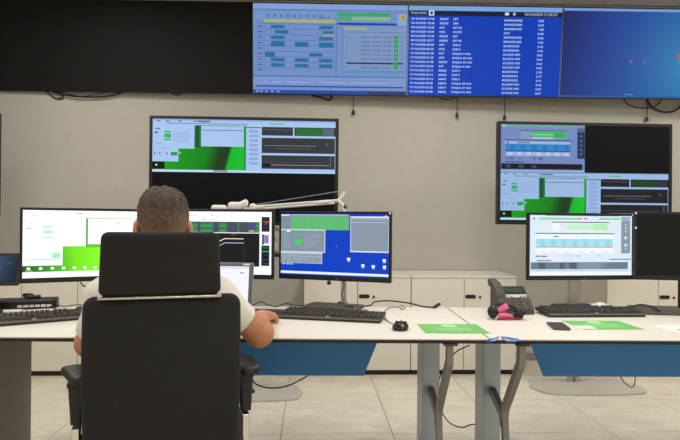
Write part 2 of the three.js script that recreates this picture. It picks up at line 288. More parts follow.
// ---------------------------------------------------------------- televisions on floor stands
function halfConsole(g, dim) { // the console picture shown across a television: origin (153,117.5), 181 x 53
  const bg = dim ? '#9bb8e2' : '#a8c6ee';
  R(g, bg, 0, 0, 181, 53); R(g, '#8fb0dd', 0, 0, 181, 1.5); for (const x of [4, 13, 25, 40]) R(g, '#4a5f88', x, 1.6, 3.4, 0.9); R(g, '#5f7698', 44, 1.2, 12, 1.8); R(g, '#7d93b8', 14, 3.8, 80, 1); R(g, '#55b070', 115, 3, 14, 1);
  const gr = g.createLinearGradient(20, 30, 92, 48); gr.addColorStop(0, '#169a1e'); gr.addColorStop(0.45, '#13801a'); gr.addColorStop(0.62, '#1b3d1b'); gr.addColorStop(0.72, '#1d3a1c'); gr.addColorStop(0.76, '#18b52a'); gr.addColorStop(1, '#14c02c');
  g.fillStyle = gr; g.fillRect(0, 6, 92, 45); R(g, '#1c7030', 41, 6, 6, 22); R(g, '#14542c', 42.5, 6, 3, 22); R(g, '#26903a', 90, 6, 2, 45);
  R(g, bg, 0, 6, 41, 23.5); R(g, bg, 0, 6, 25.5, 36.5); R(g, bg, 47.5, 6.5, 42, 20.5); R(g, '#5b7192', 48.5, 10.4, 40.5, 0.7);
  R(g, '#4a5f88', 3, 9.4, 4, 1); R(g, '#2f4a78', 2, 13, 3.2, 1.4);
  for (const [y, h] of [[12, 1.6], [14.8, 4], [20, 1.4]]) R(g, '#2fae62', 11.6, y, 6.4, h);
  for (let i = 0; i < 5; i++) R(g, '#90aad6', 20, 13 + i * 2.2, 16, 0.7); R(g, '#7d93b8', 2, 24, 8, 0.6); R(g, '#7d93b8', 9, 29, 5, 0.6);
  for (const x of [1.4, 6, 13]) R(g, '#7d93b8', x, 33.4, 2, 2.4); R(g, '#1f9c4c', 18, 33, 6.4, 3.6); R(g, '#c8f2d0', 26.4, 33, 1.4, 1.4);
  R(g, '#101812', 0, 42.8, 12, 7); R(g, '#e8f0f4', 3, 45.2, 1.8, 1.6); R(g, '#c6d8f2', 0, 50.6, 181, 2); R(g, '#39415a', 60, 51, 14, 1);
  R(g, bg, 92, 6, 15.5, 45); R(g, '#31425f', 92.6, 7, 14, 0.8); for (let i = 0; i < 8; i++) R(g, '#8aa8d8', 95, 10 + i * 4.6, 9, 2.6);
  const dk = dim ? '#1f2126' : '#34393d';
  R(g, bg, 107, 5, 74, 47); R(g, dk, 107.5, 6.5, 31, 8.6); R(g, dk, 140, 6.5, 41, 8.6); R(g, dim ? '#1c401f' : '#2c6a35', 141.5, 7.2, 27, 7.4); R(g, dim ? '#2c3442' : '#5a667c', 168.5, 7.2, 11, 7.4);
  R(g, dk, 107.5, 17.4, 73, 15.4); R(g, dk, 107.5, 35, 73, 13.6);
  R(g, '#6b7077', 108.5, 9.2, 28, 0.4); R(g, '#8b9096', 110, 25, 52, 0.5); R(g, '#6b7077', 122, 28, 34, 0.4); R(g, '#7a8088', 172, 22, 0.8, 3); R(g, '#9aa0a6', 117, 44.4, 58, 0.6); R(g, '#15181c', 107.5, 43.4, 9, 3.6); R(g, '#60656c', 108, 41.6, 62, 0.3); R(g, '#7a8088', 176, 36, 0.6, 11);
}
function tvCentre(g) { R(g, '#060608', 0, 0, 181, 102); halfConsole(g, false); R(g, '#2e2e36', 44, 75, 6, 0.5); }
function tvRight(g) { // 172 x 98, origin (500,124)
  R(g, '#08080a', 0, 0, 172, 98);
  R(g, '#7489bf', 0, 0, 85, 48); R(g, '#6fa6a0', 0, 0.4, 77, 2.4); R(g, '#e6eef8', 2, 1, 2, 1); for (const [x, w] of [[14, 9], [30, 6], [58, 16]]) R(g, '#58a07a', x, 1, w, 1);
  R(g, '#5a6b90', 19, 5.4, 48, 1.2); R(g, '#8797bd', 20, 6.6, 10, 8); R(g, '#4fb56e', 31, 6.6, 35, 7.2); R(g, '#7fd096', 31, 9.4, 22, 1.4); R(g, '#3aa85c', 53, 7.6, 11, 4.8); R(g, '#a8bcd6', 31, 12.6, 22, 2);
  R(g, '#36486e', 4, 15.4, 67, 0.8); R(g, '#9fb6da', 4, 17, 66, 2.6); R(g, '#2b4a78', 6, 17.6, 2, 1.4); R(g, '#4f8a7a', 17, 17.6, 12, 1.4);
  R(g, '#2f86cc', 4.5, 20, 66, 7); for (let i = 0; i < 6; i++) R(g, '#2a78ba', 9 + i * 11, 20, 5, 7); R(g, '#2c4a80', 4.5, 26.4, 66, 0.9); R(g, '#9fb3e0', 5, 28, 65, 3.6); for (let i = 0; i < 7; i++) R(g, '#b7c7ec', 7 + i * 9.6, 28, 4, 3.6);
  for (const [x, w, c] of [[5, 3, '#2e6a58'], [9, 4, '#23304f'], [18, 3, '#54648c'], [32, 4, '#4a5a80'], [38, 4, '#23304f']]) R(g, c, x, 33.8, w, 1.1);
  R(g, '#27335a', 77.4, 3, 7.4, 31); R(g, '#51648f', 77.4, 3, 7.4, 4); for (let i = 0; i < 5; i++) { g.fillStyle = '#6d7fa8'; g.beginPath(); g.arc(81, 11 + i * 4.6, 0.9, 0, 7); g.fill(); }
  R(g, '#2b3a66', 5, 37.6, 18, 0.9); R(g, '#17181d', 0.6, 39.6, 82, 5.6); for (let i = 0; i < 3; i++) R(g, '#3a4250', 5 + i * 13, 40.6, 5, 3.4); R(g, '#a3bce2', 0, 46.4, 85, 1.4);
  g.save(); g.translate(0, 48.4); g.scale(171 / 181, 48.4 / 53); halfConsole(g, true); g.restore();
}
function television(x, depth, label, map, yTop, baseShift = 0, turn = 0) {
  const W = 1.232, H = 0.708, y0 = yTop - H, t = thing('television', label, 'television', [x, 0, -depth], turn, 'televisions on floor stands');
  const s = new THREE.Group(); // the display leans a little on its stand
  mesh('housing', rbox(W, H, 0.045, 0.004, 0, y0 + H / 2, -0.026), M.bezel, t);
  mesh('screen', T(new THREE.PlaneGeometry(W - 0.044, H - 0.044), 0, y0 + H / 2 + 0.001, -0.0025), map ? screenMat(map) : offScreen, t);
  mesh('mount', merge([box(0.5, 0.4, 0.03, 0, y0 + H / 2, -0.064), box(0.2, 0.2, 0.05, 0, y0 + H / 2, -0.1)]), M.darkGrey, t);
  mesh('bracket', merge([rbox(0.46, 0.085, 0.09, 0.03, 0, y0 - 0.055, -0.1, 3), rbox(0.46, 0.085, 0.09, 0.03, 0, y0 - 0.145, -0.1, 3)]), M.plate, t);
  mesh('shelf', box(0.48, 0.018, 0.12, 0, y0 - 0.2, -0.1), M.black, t);
  for (const k of [-1, 1]) mesh('pole', cyl(0.021, 0.021, y0 + 0.25, k * 0.024, (y0 + 0.25) / 2 + 0.008, -0.17), M.aluminium, t);
  const b = [[-0.33, -0.11], [-0.385, 0.03], [-0.385, 0.08], [-0.335, 0.19], [-0.27, 0.225], [-0.1, 0.245], [0.1, 0.245], [0.27, 0.225], [0.36, 0.19], [0.385, 0.1], [0.385, 0.03], [0.33, -0.11], [0.26, -0.15], [-0.26, -0.15]];
  const c = new THREE.SplineCurve([...b, b[0]].map((p) => new THREE.Vector2(p[0], -p[1]))).getPoints(60).slice(0, -1).map((p) => [p.x, p.y]);
  mesh('base', T(extrude(c, 0.012, 0.002).rotateX(-Math.PI / 2), 0, 0.0062, -0.1), M.plate, t).position.x = baseShift;
}
const xc = (RP(150.3, 150, 3.88).x + RP(337.3, 150, 3.88).x) / 2, xr = (RP(496.8, 170, 3.98).x + RP(673.5, 170, 3.98).x) / 2;
television(xc, 3.88, 'black television on a floor stand, upper half showing a green and pale blue console', canvasTex(1086, 612, 181, 102, tvCentre), RP(244, 116.8, 3.88).y);
television(xr, 3.98, 'black television on a floor stand, lit in three quarters with tables and a green console', canvasTex(1032, 588, 172, 98, tvRight), RP(586, 122.4, 3.98).y, 0.03);
television(RP(1.2, 160, 4.1).x - 0.64, 4.1, 'switched-off black television on a floor stand behind the docking box end of the desk', null, RP(1, 112.5, 4.1).y);

// ---------------------------------------------------------------- desks
const VF = 2.083, VB = 2.86, DT = 0.0165, SEAM = 0.58;
function desk(u0, u1, label, endPanel, blueA, blueB) {
  const w = u1 - u0, d = VB - VF, uc = (u0 + u1) / 2, vc = (VF + VB) / 2, t = thing('office_desk', label, 'desk', P(uc, 0, vc), DY, 'white office desks');
  const L = (u, v) => [u - uc, vc - v];                                        // local x, z
  mesh('desktop', rbox(w - 0.004, 0.012, d - 0.004, 0.002, 0, DESK - 0.006, 0), M.desk, t);
  mesh('edge_band', rbox(w, DT - 0.0035, d, 0.003, 0, DESK - DT / 2 - 0.003, 0), M.deskEdge, t);
  const top = DESK - DT - 0.001;
  const panel = (ua, ub, va) => { const [xa] = L(ua, va), [xb, z] = L(ub, va); return T(extrude([[xa, top], [xa + 0.1, 0.46], [xb - 0.1, 0.46], [xb, top]], 0.018, 0.002), 0, 0, z); };
  mesh('modesty_panel', panel(blueA, blueB, 2.62), M.blue, t);
  mesh('underframe', box(w - 0.5, 0.02, 0.05, 0, top - 0.01, L(0, 2.56)[1]), M.deskEdge, t);
  const cable = (u) => { const [x, z] = L(u, 2.54); mesh('leg_column', rbox(0.073, top, 0.14, 0.003, x, top / 2, z), M.metal, t); };
  const wye = (u) => { // stem with a long arm to the front and a short one into the column
    const pt = (v, y) => V3(L(u, v)[0], y, L(u, v)[1]);
    const sweep = (pts, wd) => { const c = new THREE.CatmullRomCurve3(pts, false, 'centripetal'), s = new THREE.Shape(); s.moveTo(-wd / 2, -0.013); s.lineTo(wd / 2, -0.013); s.lineTo(wd / 2, 0.013); s.lineTo(-wd / 2, 0.013); s.closePath();
      const n = 40, g = []; let prev = null; const pos = [], idx = [];
      for (let i = 0; i <= n; i++) { const p = c.getPoint(i / n), tn = c.getTangent(i / n), nr = V3(1, 0, 0), bn = tn.clone().cross(nr).normalize(); for (const [a, b] of [[-1, -1], [1, -1], [1, 1], [-1, 1]]) { const q = p.clone().addScaledVector(nr, a * 0.011).addScaledVector(bn, b * wd / 2); pos.push(q.x, q.y, q.z); } if (i) for (let k = 0; k < 4; k++) { const A = (i - 1) * 4 + k, B = (i - 1) * 4 + (k + 1) % 4; idx.push(A, A + 4, B, B, A + 4, B + 4); } }
      idx.push(0, 1, 2, 0, 2, 3, n * 4, n * 4 + 2, n * 4 + 1, n * 4, n * 4 + 3, n * 4 + 2);
      const q = new THREE.BufferGeometry(); q.setAttribute('position', new THREE.Float32BufferAttribute(pos, 3)); q.setIndex(idx); const r = q.toNonIndexed(); r.computeVertexNormals(); r.setAttribute('uv', new THREE.Float32BufferAttribute(new Float32Array(r.attributes.position.count * 2), 2)); return r; };
    mesh('leg', merge([sweep([pt(2.1, top), pt(2.1, top - 0.03), pt(2.1, 0.648), pt(2.125, 0.615), pt(2.17, 0.56), pt(2.24, 0.475), pt(2.28, 0.425), pt(2.29, 0.39), pt(2.285, 0.34), pt(2.255, 0.22), pt(2.2, 0.014)], 0.034), sweep([pt(2.46, 0.437), pt(2.38, 0.41), pt(2.32, 0.385), pt(2.298, 0.345)], 0.034)]), M.steel, t);
    mesh('foot', cyl(0.018, 0.02, 0.012, pt(2.2, 0).x, 0.006, pt(2.2, 0).z), M.black, t);
    mesh('bracket', rbox(0.05, 0.006, 0.14, 0.002, pt(2.12, 0).x, top - 0.003, pt(2.14, 0).z), M.deskEdge, t);
    const [x, z] = L(u, 2.464); mesh('bolt', rbox(0.024, 0.026, 0.012, 0.004, x, 0.437, z), M.black, t);
  };
  if (endPanel) {
    const s = Math.sign(endPanel), x = s * (w / 2 - 0.0135);
    mesh('end_panel', rbox(0.025, top, VB - VF - 0.12, 0.003, x, top / 2, 0), M.gable, t);
    const u = s > 0 ? u0 + 0.115 : u1 - 0.141; cable(u); wye(u);
  }
}
desk(-1.41, SEAM - 0.001, 'white office desk with black edge where the person works', -1, -1.14, 0.265);
desk(SEAM + 0.001, 2.6, 'white office desk with black edge carrying the desk telephone and mobile phone', 1, 0.868, 2.3);

// ---------------------------------------------------------------- monitors
function monitor(name, label, a, b, va, vb, yTop, map, opt = {}) { // a, b: pixel x of the two edges, at desk depths va, vb
  const A = VP(a, 222, va), B = VP(b, 222, vb), W = 0.552, H = 0.322, mid = A.clone().add(B).multiplyScalar(0.5), turn = Math.atan2(-(B.z - A.z), B.x - A.x);
  const t = thing(name, label, 'monitor', [mid.x, DESK, mid.z], turn, 'desk monitors');
  const y0 = VP((a + b) / 2, yTop, (va + vb) / 2).y - H - DESK;
  mesh('housing', rbox(W, H, 0.022, 0.004, 0, y0 + H / 2, -0.012), M.bezel, t);
  mesh('back_shell', cushion(W * 0.6, H * 0.62, 0.05, 0.03, 0.025, null, 12).translate(0, y0 + H / 2, -0.034), M.blackMat, t);
  mesh('screen', T(new THREE.PlaneGeometry(W - 0.022, H - 0.034), 0, y0 + H / 2 + 0.005, -0.0005), map ? screenMat(map, opt.k || 1) : offScreen, t);
  const nx = opt.neck ?? 0, nw = opt.neckW ?? 0.05, bz = -0.075;
  mesh('neck', rbox(nw, y0 + 0.2, 0.02, 0.004, nx, (y0 + 0.2) / 2 + 0.012, bz), opt.neckMat || M.black, t);
  mesh('base', T(cushion(opt.baseW || 0.24, opt.baseD || 0.15, 0.014, 0.02, 0.008, null, 14).rotateX(-Math.PI / 2), opt.baseX ?? nx, 0.0072, bz + (opt.baseZ ?? 0)), opt.baseMat || M.black, t);
  for (const [x, y] of opt.stickers || []) mesh('sticker', box(0.008, 0.009, 0.0008, x * (W / 2 - 0.006), y0 + H / 2 + y * (H / 2 - 0.007), -0.0005), M.paperWhite, t);
  if (opt.logo) mesh('logo', box(0.012, 0.004, 0.0008, 0.02, y0 + 0.008, -0.0006), M.keyGrey, t);
  return t;
}
function drawM1(g) { // origin (22,210), 132 x 72
  R(g, '#ffffff', 0, 0, 132, 72); R(g, '#c8ccd6', 2, 2.4, 7, 0.9); R(g, '#9aa0b4', 52, 2.4, 6, 1); R(g, '#b8bcc8', 9, 5.6, 4, 0.8); R(g, '#9dbca6', 6, 13.6, 4, 0.7); R(g, '#7fc4a4', 3.5, 18.6, 4.6, 1.2);
  for (const y of [17, 21.4, 23.4, 28.4]) R(g, '#9fe3b4', 19, y, 8.6, 1.5);
  const gr = g.createLinearGradient(0, 60, 100, 40); gr.addColorStop(0, '#1f5a26'); gr.addColorStop(0.25, '#3f9a2c'); gr.addColorStop(0.5, '#74e022'); gr.addColorStop(0.8, '#8cf42a'); gr.addColorStop(1, '#6ee41c'); g.fillStyle = gr;
  g.fillRect(38, 38.6, 94, 27); g.fillRect(0, 59, 132, 6.6); R(g, '#58c038', 61, 8, 71, 32); R(g, '#3f9a44', 61, 8, 1.4, 31); R(g, '#ffffff', 63, 8.6, 69, 28); R(g, '#9aa0a8', 93, 13, 1.6, 1.4);
  R(g, '#9fe8b4', 28, 45.4, 8, 6); R(g, '#b9d8e4', 2, 52, 34, 1); g.fillStyle = '#e6ffe0'; for (const x of [4, 15.4, 26.6, 37.6, 48, 58.6, 69]) { g.fillRect(x, 61, 3.4, 2.4); g.fillRect(x + 0.8, 60.4, 1.6, 1); } R(g, '#d8ffc8', 2.6, 64.2, 7, 0.5);
  R(g, '#eef6f2', 0, 68, 132, 4);
}
function drawM2(g) { // origin (159,210), 113 x 68
  R(g, '#ffffff', 0, 0, 113, 68); for (const x of [29, 34, 52]) R(g, '#b8c0cc', x, 4, 3, 0.8); R(g, '#8fc0c0', 42, 8.4, 5, 0.9); R(g, '#b8c0cc', 52, 8.4, 3, 0.9);
  R(g, '#474d58', 4, 11, 97, 11.6); for (const [x, w] of [[6, 10], [18, 10], [30, 8], [41, 13], [60, 8], [79, 1.4], [97, 4]]) for (let i = 0; i < 4; i++) R(g, i % 2 ? '#3a9a5c' : '#2c8048', x, 11.4 + i * 2.8, w, 2.3);
  for (let i = 0; i < 4; i++) R(g, i < 3 ? '#4a4f9c' : '#b0a85a', 90, 11.4 + i * 2.8, 6, 1.9);
  R(g, '#1b1c1e', 4, 23.4, 97, 36); R(g, '#5e6066', 72, 24.4, 6, 0.8);
  g.lineWidth = 1; g.strokeStyle = '#f0dcae'; g.beginPath(); g.moveTo(60, 32.6); g.lineTo(66, 29.4); g.lineTo(85, 29.4); g.stroke(); g.strokeStyle = '#b0a8d8'; g.beginPath(); g.moveTo(61, 37); g.lineTo(66, 34); g.lineTo(85, 34); g.stroke(); R(g, '#3a3c40', 85.4, 29, 0.5, 28);
  R(g, '#f4f6fa', 101, 11, 12, 48); R(g, '#2a2a2e', 103, 5.4, 8, 16); R(g, '#b05050', 105, 10, 6, 1.4); R(g, '#c0392b', 106, 12.4, 3, 1); R(g, '#3a3e48', 103.6, 24.4, 2, 11); R(g, '#8a74c4', 105.8, 25, 4.4, 9); R(g, '#16181c', 103, 36.4, 8, 22); for (const [y, c] of [[38, '#1f6a3c'], [42, '#2f9a54'], [46, '#1d2f4c'], [51, '#244064'], [55, '#23406c']]) R(g, c, 103.4, y, 7.2, 1.6);
  R(g, '#ffffff', 0, 60, 113, 8);
}
function drawM4(g) { // origin (281.5,213), 108 x 66
  R(g, '#0c41c4', 0, 0, 108, 66);
  R(g, '#8391a3', 0, 0.6, 70, 16.6); R(g, '#cfe0f2', 0, 0.6, 9, 1.8); R(g, '#b8c8dc', 10, 0.6, 58, 1); R(g, '#63bd75', 11, 3, 58, 14); for (const x of [24, 33, 47, 58, 62]) R(g, '#5aae6c', x, 3, 0.6, 14);
  R(g, '#ccd6e2', 0, 16.6, 46, 25); R(g, '#8694a4', 0, 18, 45, 22.4); R(g, '#eef2f6', 6, 18, 4, 1.6); R(g, '#5cbf6e', 3, 21.4, 4.6, 2.4); R(g, '#5cbf6e', 15, 21.4, 7, 2.8); R(g, '#45d65c', 15, 28, 7, 5.4); for (let i = 0; i < 6; i++) { R(g, '#a4b0be', 24, 22.6 + i * 2.4, 18 - (i % 3) * 4, 0.6); R(g, '#a4b0be', 3, 25 + i * 2.2, 7, 0.6); }
  R(g, '#ccd6e2', 0, 41.4, 43, 12); R(g, '#93a0ae', 0, 43, 42.4, 10); for (let i = 0; i < 7; i++) R(g, '#b6c0cb', 2 + i * 6, 45.4, 3.6, 0.8); for (let i = 0; i < 5; i++) R(g, '#b6c0cb', 2 + i * 6, 48.4, 2.6, 0.6); for (const x of [1.6, 6, 10]) R(g, '#c8d8f4', x, 54, 3, 1);
  R(g, '#dbe6f4', 71, 2.4, 37, 37.6); R(g, '#a5b0bc', 71.4, 4, 36.2, 1.8); R(g, '#8a98a8', 71.6, 5.6, 36, 33); R(g, '#aebac6', 72.4, 8.2, 33, 1); for (let i = 0; i < 8; i++) R(g, '#a3afbb', 73 + i * 4.2, 10.4, 2.4, 0.5);
  g.fillStyle = '#f4f8ff'; for (const [x, y] of [[68, 46], [82, 52.4], [92, 53], [102.4, 46.4], [102.6, 53]]) { g.fillRect(x, y, 3, 2.8); g.fillRect(x + 0.4, y + 3.4, 2.4, 0.6); } R(g, '#e6eeff', 104, 1.6, 2, 1.6); R(g, '#d6e4ff', 57.6, 34, 0.7, 0.7);
  R(g, '#eef4fc', 0, 62, 108, 2.6);
}
function drawM5(g) { // origin (527,215), 107 x 63
  R(g, '#dfeefa', 0, 0, 107, 63); R(g, '#3a6a9a', 16, 0, 78, 0.5); R(g, '#45586e', 3, 3, 2, 1.4); R(g, '#8fdca0', 9, 2.6, 42, 2); R(g, '#8fdca0', 72, 2.2, 23, 2.2); R(g, '#c86a6a', 50, 2.8, 4, 1.2); R(g, '#d06060', 56, 2.8, 3.6, 1.2);
  R(g, '#4c5a70', 22.6, 6.8, 60, 0.9); R(g, '#f2f8fc', 23, 7.8, 59, 9); R(g, '#d2f2da', 38, 8.4, 44, 8); R(g, '#b4efb6', 38, 12, 29, 1.2); R(g, '#b4f4b4', 66, 8.8, 15, 6.6); for (let i = 0; i < 4; i++) R(g, '#c9d6e2', 31, 9 + i * 2, 6, 0.7);
  R(g, '#45586e', 5.4, 18.6, 83, 0.9); R(g, '#f6fafc', 5.6, 19.6, 82.6, 20); R(g, '#4c9c78', 24, 21.6, 5.6, 1.2); for (const x of [8, 48, 70]) R(g, '#c8d6d8', x, 21.8, 3, 0.6);
  R(g, '#a9e6f0', 6, 24.6, 81, 8); for (let i = 0; i < 7; i++) R(g, '#98dcec', 10 + i * 11.4, 24.6, 5, 8); R(g, '#7a8088', 6, 32.8, 81, 0.8); for (const [x, w] of [[12, 8], [26, 8], [42, 14], [74, 12]]) R(g, '#c86a6a', x, 32.7, w, 0.8); for (let i = 0; i < 6; i++) R(g, '#d8c8b4', 10 + i * 13, 38, 6, 0.6);
  R(g, '#4c9c78', 6, 42.2, 4.6, 1.3); R(g, '#d04a4a', 11.4, 42.2, 6, 1.3); for (const [x, c] of [[34, '#d8cfc0'], [40, '#d8cfc0'], [48, '#8fc4c8'], [70, '#a8d4d8']]) R(g, c, x, 42, 4.6, 1);
  R(g, '#8d9aa8', 95.6, 0.8, 9.6, 39); R(g, '#a3b0c4', 95.6, 0.8, 9.6, 5); for (const y of [9.6, 13, 16.6, 23.4, 31, 34.6]) { g.fillStyle = '#d6dee6'; g.beginPath(); g.arc(100.4, y, y === 23.4 || y === 31 ? 1.7 : 0.9, 0, 7); g.fill(); }
  R(g, '#3c5a86', 7, 47, 15, 0.9); R(g, '#4a5fa8', 83, 45.6, 23, 0.9); R(g, '#6f7f92', 1, 49, 102, 7.4); for (let i = 0; i < 3; i++) R(g, '#56636f', [9, 31, 41][i], 49.6, [7, 5, 7][i], 6.2); for (let i = 0; i < 6; i++) R(g, '#a8b4be', 50, 50 + i, 30 - (i % 2) * 6, 0.4);
  R(g, '#b8c8d8', 0.6, 57.4, 104, 0.8); R(g, '#f4f8fc', 0, 59.4, 107, 3);
}
monitor('desk_monitor', 'black monitor showing white windows over bright green, beside the tablet', 20, 155.5, 2.5, 2.745, 208.2, canvasTex(1056, 576, 132, 72, drawM1), { neck: 0.05, baseW: 0.2, baseD: 0.13, k: 1.15 });
monitor('desk_monitor', 'black monitor behind the laptop showing green table rows and a dark graph', 159, 273.4, 2.78, 2.705, 209, canvasTex(1130, 680, 113, 68, drawM2), { k: 1.1 });
monitor('desk_monitor', 'black monitor turned inward showing a blue desktop with grey windows', 279.3, 391, 2.83, 2.64, 211.4, canvasTex(1080, 660, 108, 66, drawM4), { neck: 0.035, neckW: 0.01, neckMat: M.aluminium, baseX: -0.022, baseW: 0.27, baseD: 0.17, baseMat: M.darkGrey, stickers: [[1, 1]], logo: true });
monitor('desk_monitor', 'black monitor behind the telephone showing a pale screen with a light blue table', 525, 636.8, 2.77, 2.85, 213, canvasTex(1070, 630, 107, 63, drawM5), { neck: 0, neckW: 0.045, neckMat: M.aluminium, baseW: 0.2, baseD: 0.09, baseZ: 0.0, stickers: [[1, 1]], logo: true });
monitor('desk_monitor', 'switched-off black monitor standing on a dark flat base', 638.8, 757, 2.76, 2.68, 212, null, { neck: -0.02, neckW: 0.06, baseW: 0.46, baseD: 0.24, baseX: -0.04, baseZ: 0.06, baseMat: std(0x5c554b, 0.5), stickers: [[-1, 1], [-1, 0.55]] });

{ // tablet on a stand at the desk end
  const A = VP(17, 270, 2.61), t = thing('tablet', 'small dark tablet screen on a stand beside the docking box', 'tablet', [A.x - 0.12, DESK, A.z], DY + 0.12);
  const g = new THREE.Group(); const lean = 0.28, up = (geo) => geo.rotateX(-lean).translate(0, 0.118, 0.0);
  mesh('housing', up(plate(0.25, 0.145, 0.012, 0.012, 0.002).translate(0, 0.0725, 0)), M.bezel, t);
  mesh('screen', up(new THREE.PlaneGeometry(0.222, 0.115).translate(0, 0.0725, 0.0065)), screenMat(canvasTex(256, 132, 64, 33, (c) => { R(c, '#1c2836', 0, 0, 64, 33); const a = c.createLinearGradient(0, 0, 64, 20); a.addColorStop(0, '#22384e'); a.addColorStop(0.6, '#35506c'); a.addColorStop(1, '#1a2430'); c.fillStyle = a; c.fillRect(0, 0, 64, 33); for (let i = 0; i < 5; i++) R(c, '#46617c', 8 + i * 11, 8 + (i % 2) * 7, 6, 1.2); })), t);
  mesh('stand', merge([bar(V3(0, 0.195, -0.03), V3(0, 0.004, -0.045), 0.05, 0.008), bar(V3(0, 0.123, 0.0), V3(0, 0.01, 0.03), 0.06, 0.01), rbox(0.12, 0.008, 0.1, 0.003, 0, 0.0042, 0)]), M.black, t);
}
{ // laptop in front of the person
  const B = VP(252, 287, 2.45), A = VP(172, 287, 2.48), mid = A.clone().add(B).multiplyScalar(0.5), turn = Math.atan2(-(B.z - A.z), B.x - A.x);
  const W = A.distanceTo(B), t = thing('laptop', 'open grey laptop with a white page on its screen', 'laptop', [mid.x, DESK, mid.z], turn);
  mesh('base', rbox(W, 0.016, 0.22, 0.004, 0, 0.0085, 0.115), M.darkGrey, t);
  const kk = []; for (let r = 0; r < 5; r++) for (let c = 0; c < 14; c++) kk.push(box(0.017, 0.003, 0.014, (c - 6.5) * 0.0205, 0.018, 0.035 + r * 0.018));
  const keys = mesh('keys', merge(kk), M.key, t); keys.userData.kind = 'stuff';
  const lean = (g) => g.rotateX(-0.16).translate(0, 0.012, 0);
  mesh('lid', lean(plate(W, 0.226, 0.008, 0.006, 0.0015).translate(0, 0.113, 0)), M.metal, t);
  mesh('bezel', lean(plate(W - 0.004, 0.22, 0.003, 0.005, 0.0008).translate(0, 0.113, 0.0052)), std(0x6c7076, 0.45), t);
  mesh('screen', lean(new THREE.PlaneGeometry(W - 0.036, 0.192).translate(0, 0.114, 0.0072)), screenMat(canvasTex(320, 200, 80, 50, (c) => { R(c, '#f6f8ff', 0, 0, 80, 50); R(c, '#dde8f6', 0, 0, 80, 3); for (let i = 0; i < 12; i++) R(c, '#d0d8e4', 8, 8 + i * 3.2, 30 + (i * 7) % 16, 0.6); R(c, '#5a86c8', 70, 6.6, 4, 1); })), t);
  mesh('sticker', lean(box(0.028, 0.007, 0.001).translate(W / 2 - 0.03, 0.218, 0.0073)), M.paperWhite, t);
}

// ---------------------------------------------------------------- white balanced-arm lamp behind the monitors
{
  const q = (x, y, v = 2.93) => VP(x, y, v), b = q(343, 240), base = [b.x, DESK, b.z];
  const t = thing('desk_lamp', 'white balanced-arm desk lamp stretched out behind the monitors', 'lamp', base, 0);
  const l = (p) => p.clone().sub(V3(...base)), Q = (x, y, v) => l(q(x, y, v));
  mesh('base', T(cyl(0.022, 0.025, 0.014, 0, 0.0075, 0, 24)), M.darkGrey, t);
  mesh('post', tube([[0, 0.015, 0], [0, 0.3, 0], Q(344, 212), Q(343, 206), Q(338, 200.5)], 0.009, 40), M.white, t);
  mesh('fork', tube([Q(336, 201.5), Q(340, 199), Q(343, 195), Q(345, 191.5)], 0.007, 20), M.white, t);
  mesh('joint', new THREE.SphereGeometry(0.012, 14, 10).translate(...Q(345, 207).toArray()), M.darkGrey, t);
  mesh('arm', merge([rod(Q(337, 200.5), Q(255, 206.5), 0.006), rod(Q(335, 203), Q(255, 209), 0.006)]), M.white, t);
  mesh('sleeve', rod(Q(329, 201.8), Q(318, 202.9), 0.011), M.white, t); mesh('sleeve', rod(Q(264, 206.8), Q(255, 207.6), 0.011), M.white, t);
  mesh('spring_wire', rod(Q(338, 191.5), Q(253, 205), 0.002), M.metal, t);
  mesh('elbow', new THREE.SphereGeometry(0.02, 16, 12).scale(1, 1, 0.6).translate(...Q(253, 207.4).toArray()), M.white, t);
  mesh('neck', tube([Q(253, 208), Q(247, 209), Q(240, 207)], 0.008, 20), M.white, t);
  mesh('lamp_head', cushion(0.10, 0.045, 0.05, 0.02, 0.02, (p) => { p.y += (p.x > 0.01 ? 0.016 * Math.min(1, (p.x - 0.01) / 0.03) : 0); }, 18).translate(...Q(238, 206.5).toArray()), M.white, t);
  mesh('lamp_tip', cushion(0.075, 0.03, 0.05, 0.014, 0.014, null, 14).translate(...Q(219, 208).toArray()), M.white, t);
  mesh('link', rod(Q(224, 208.4), Q(233, 208.2), 0.006), M.white, t);
}

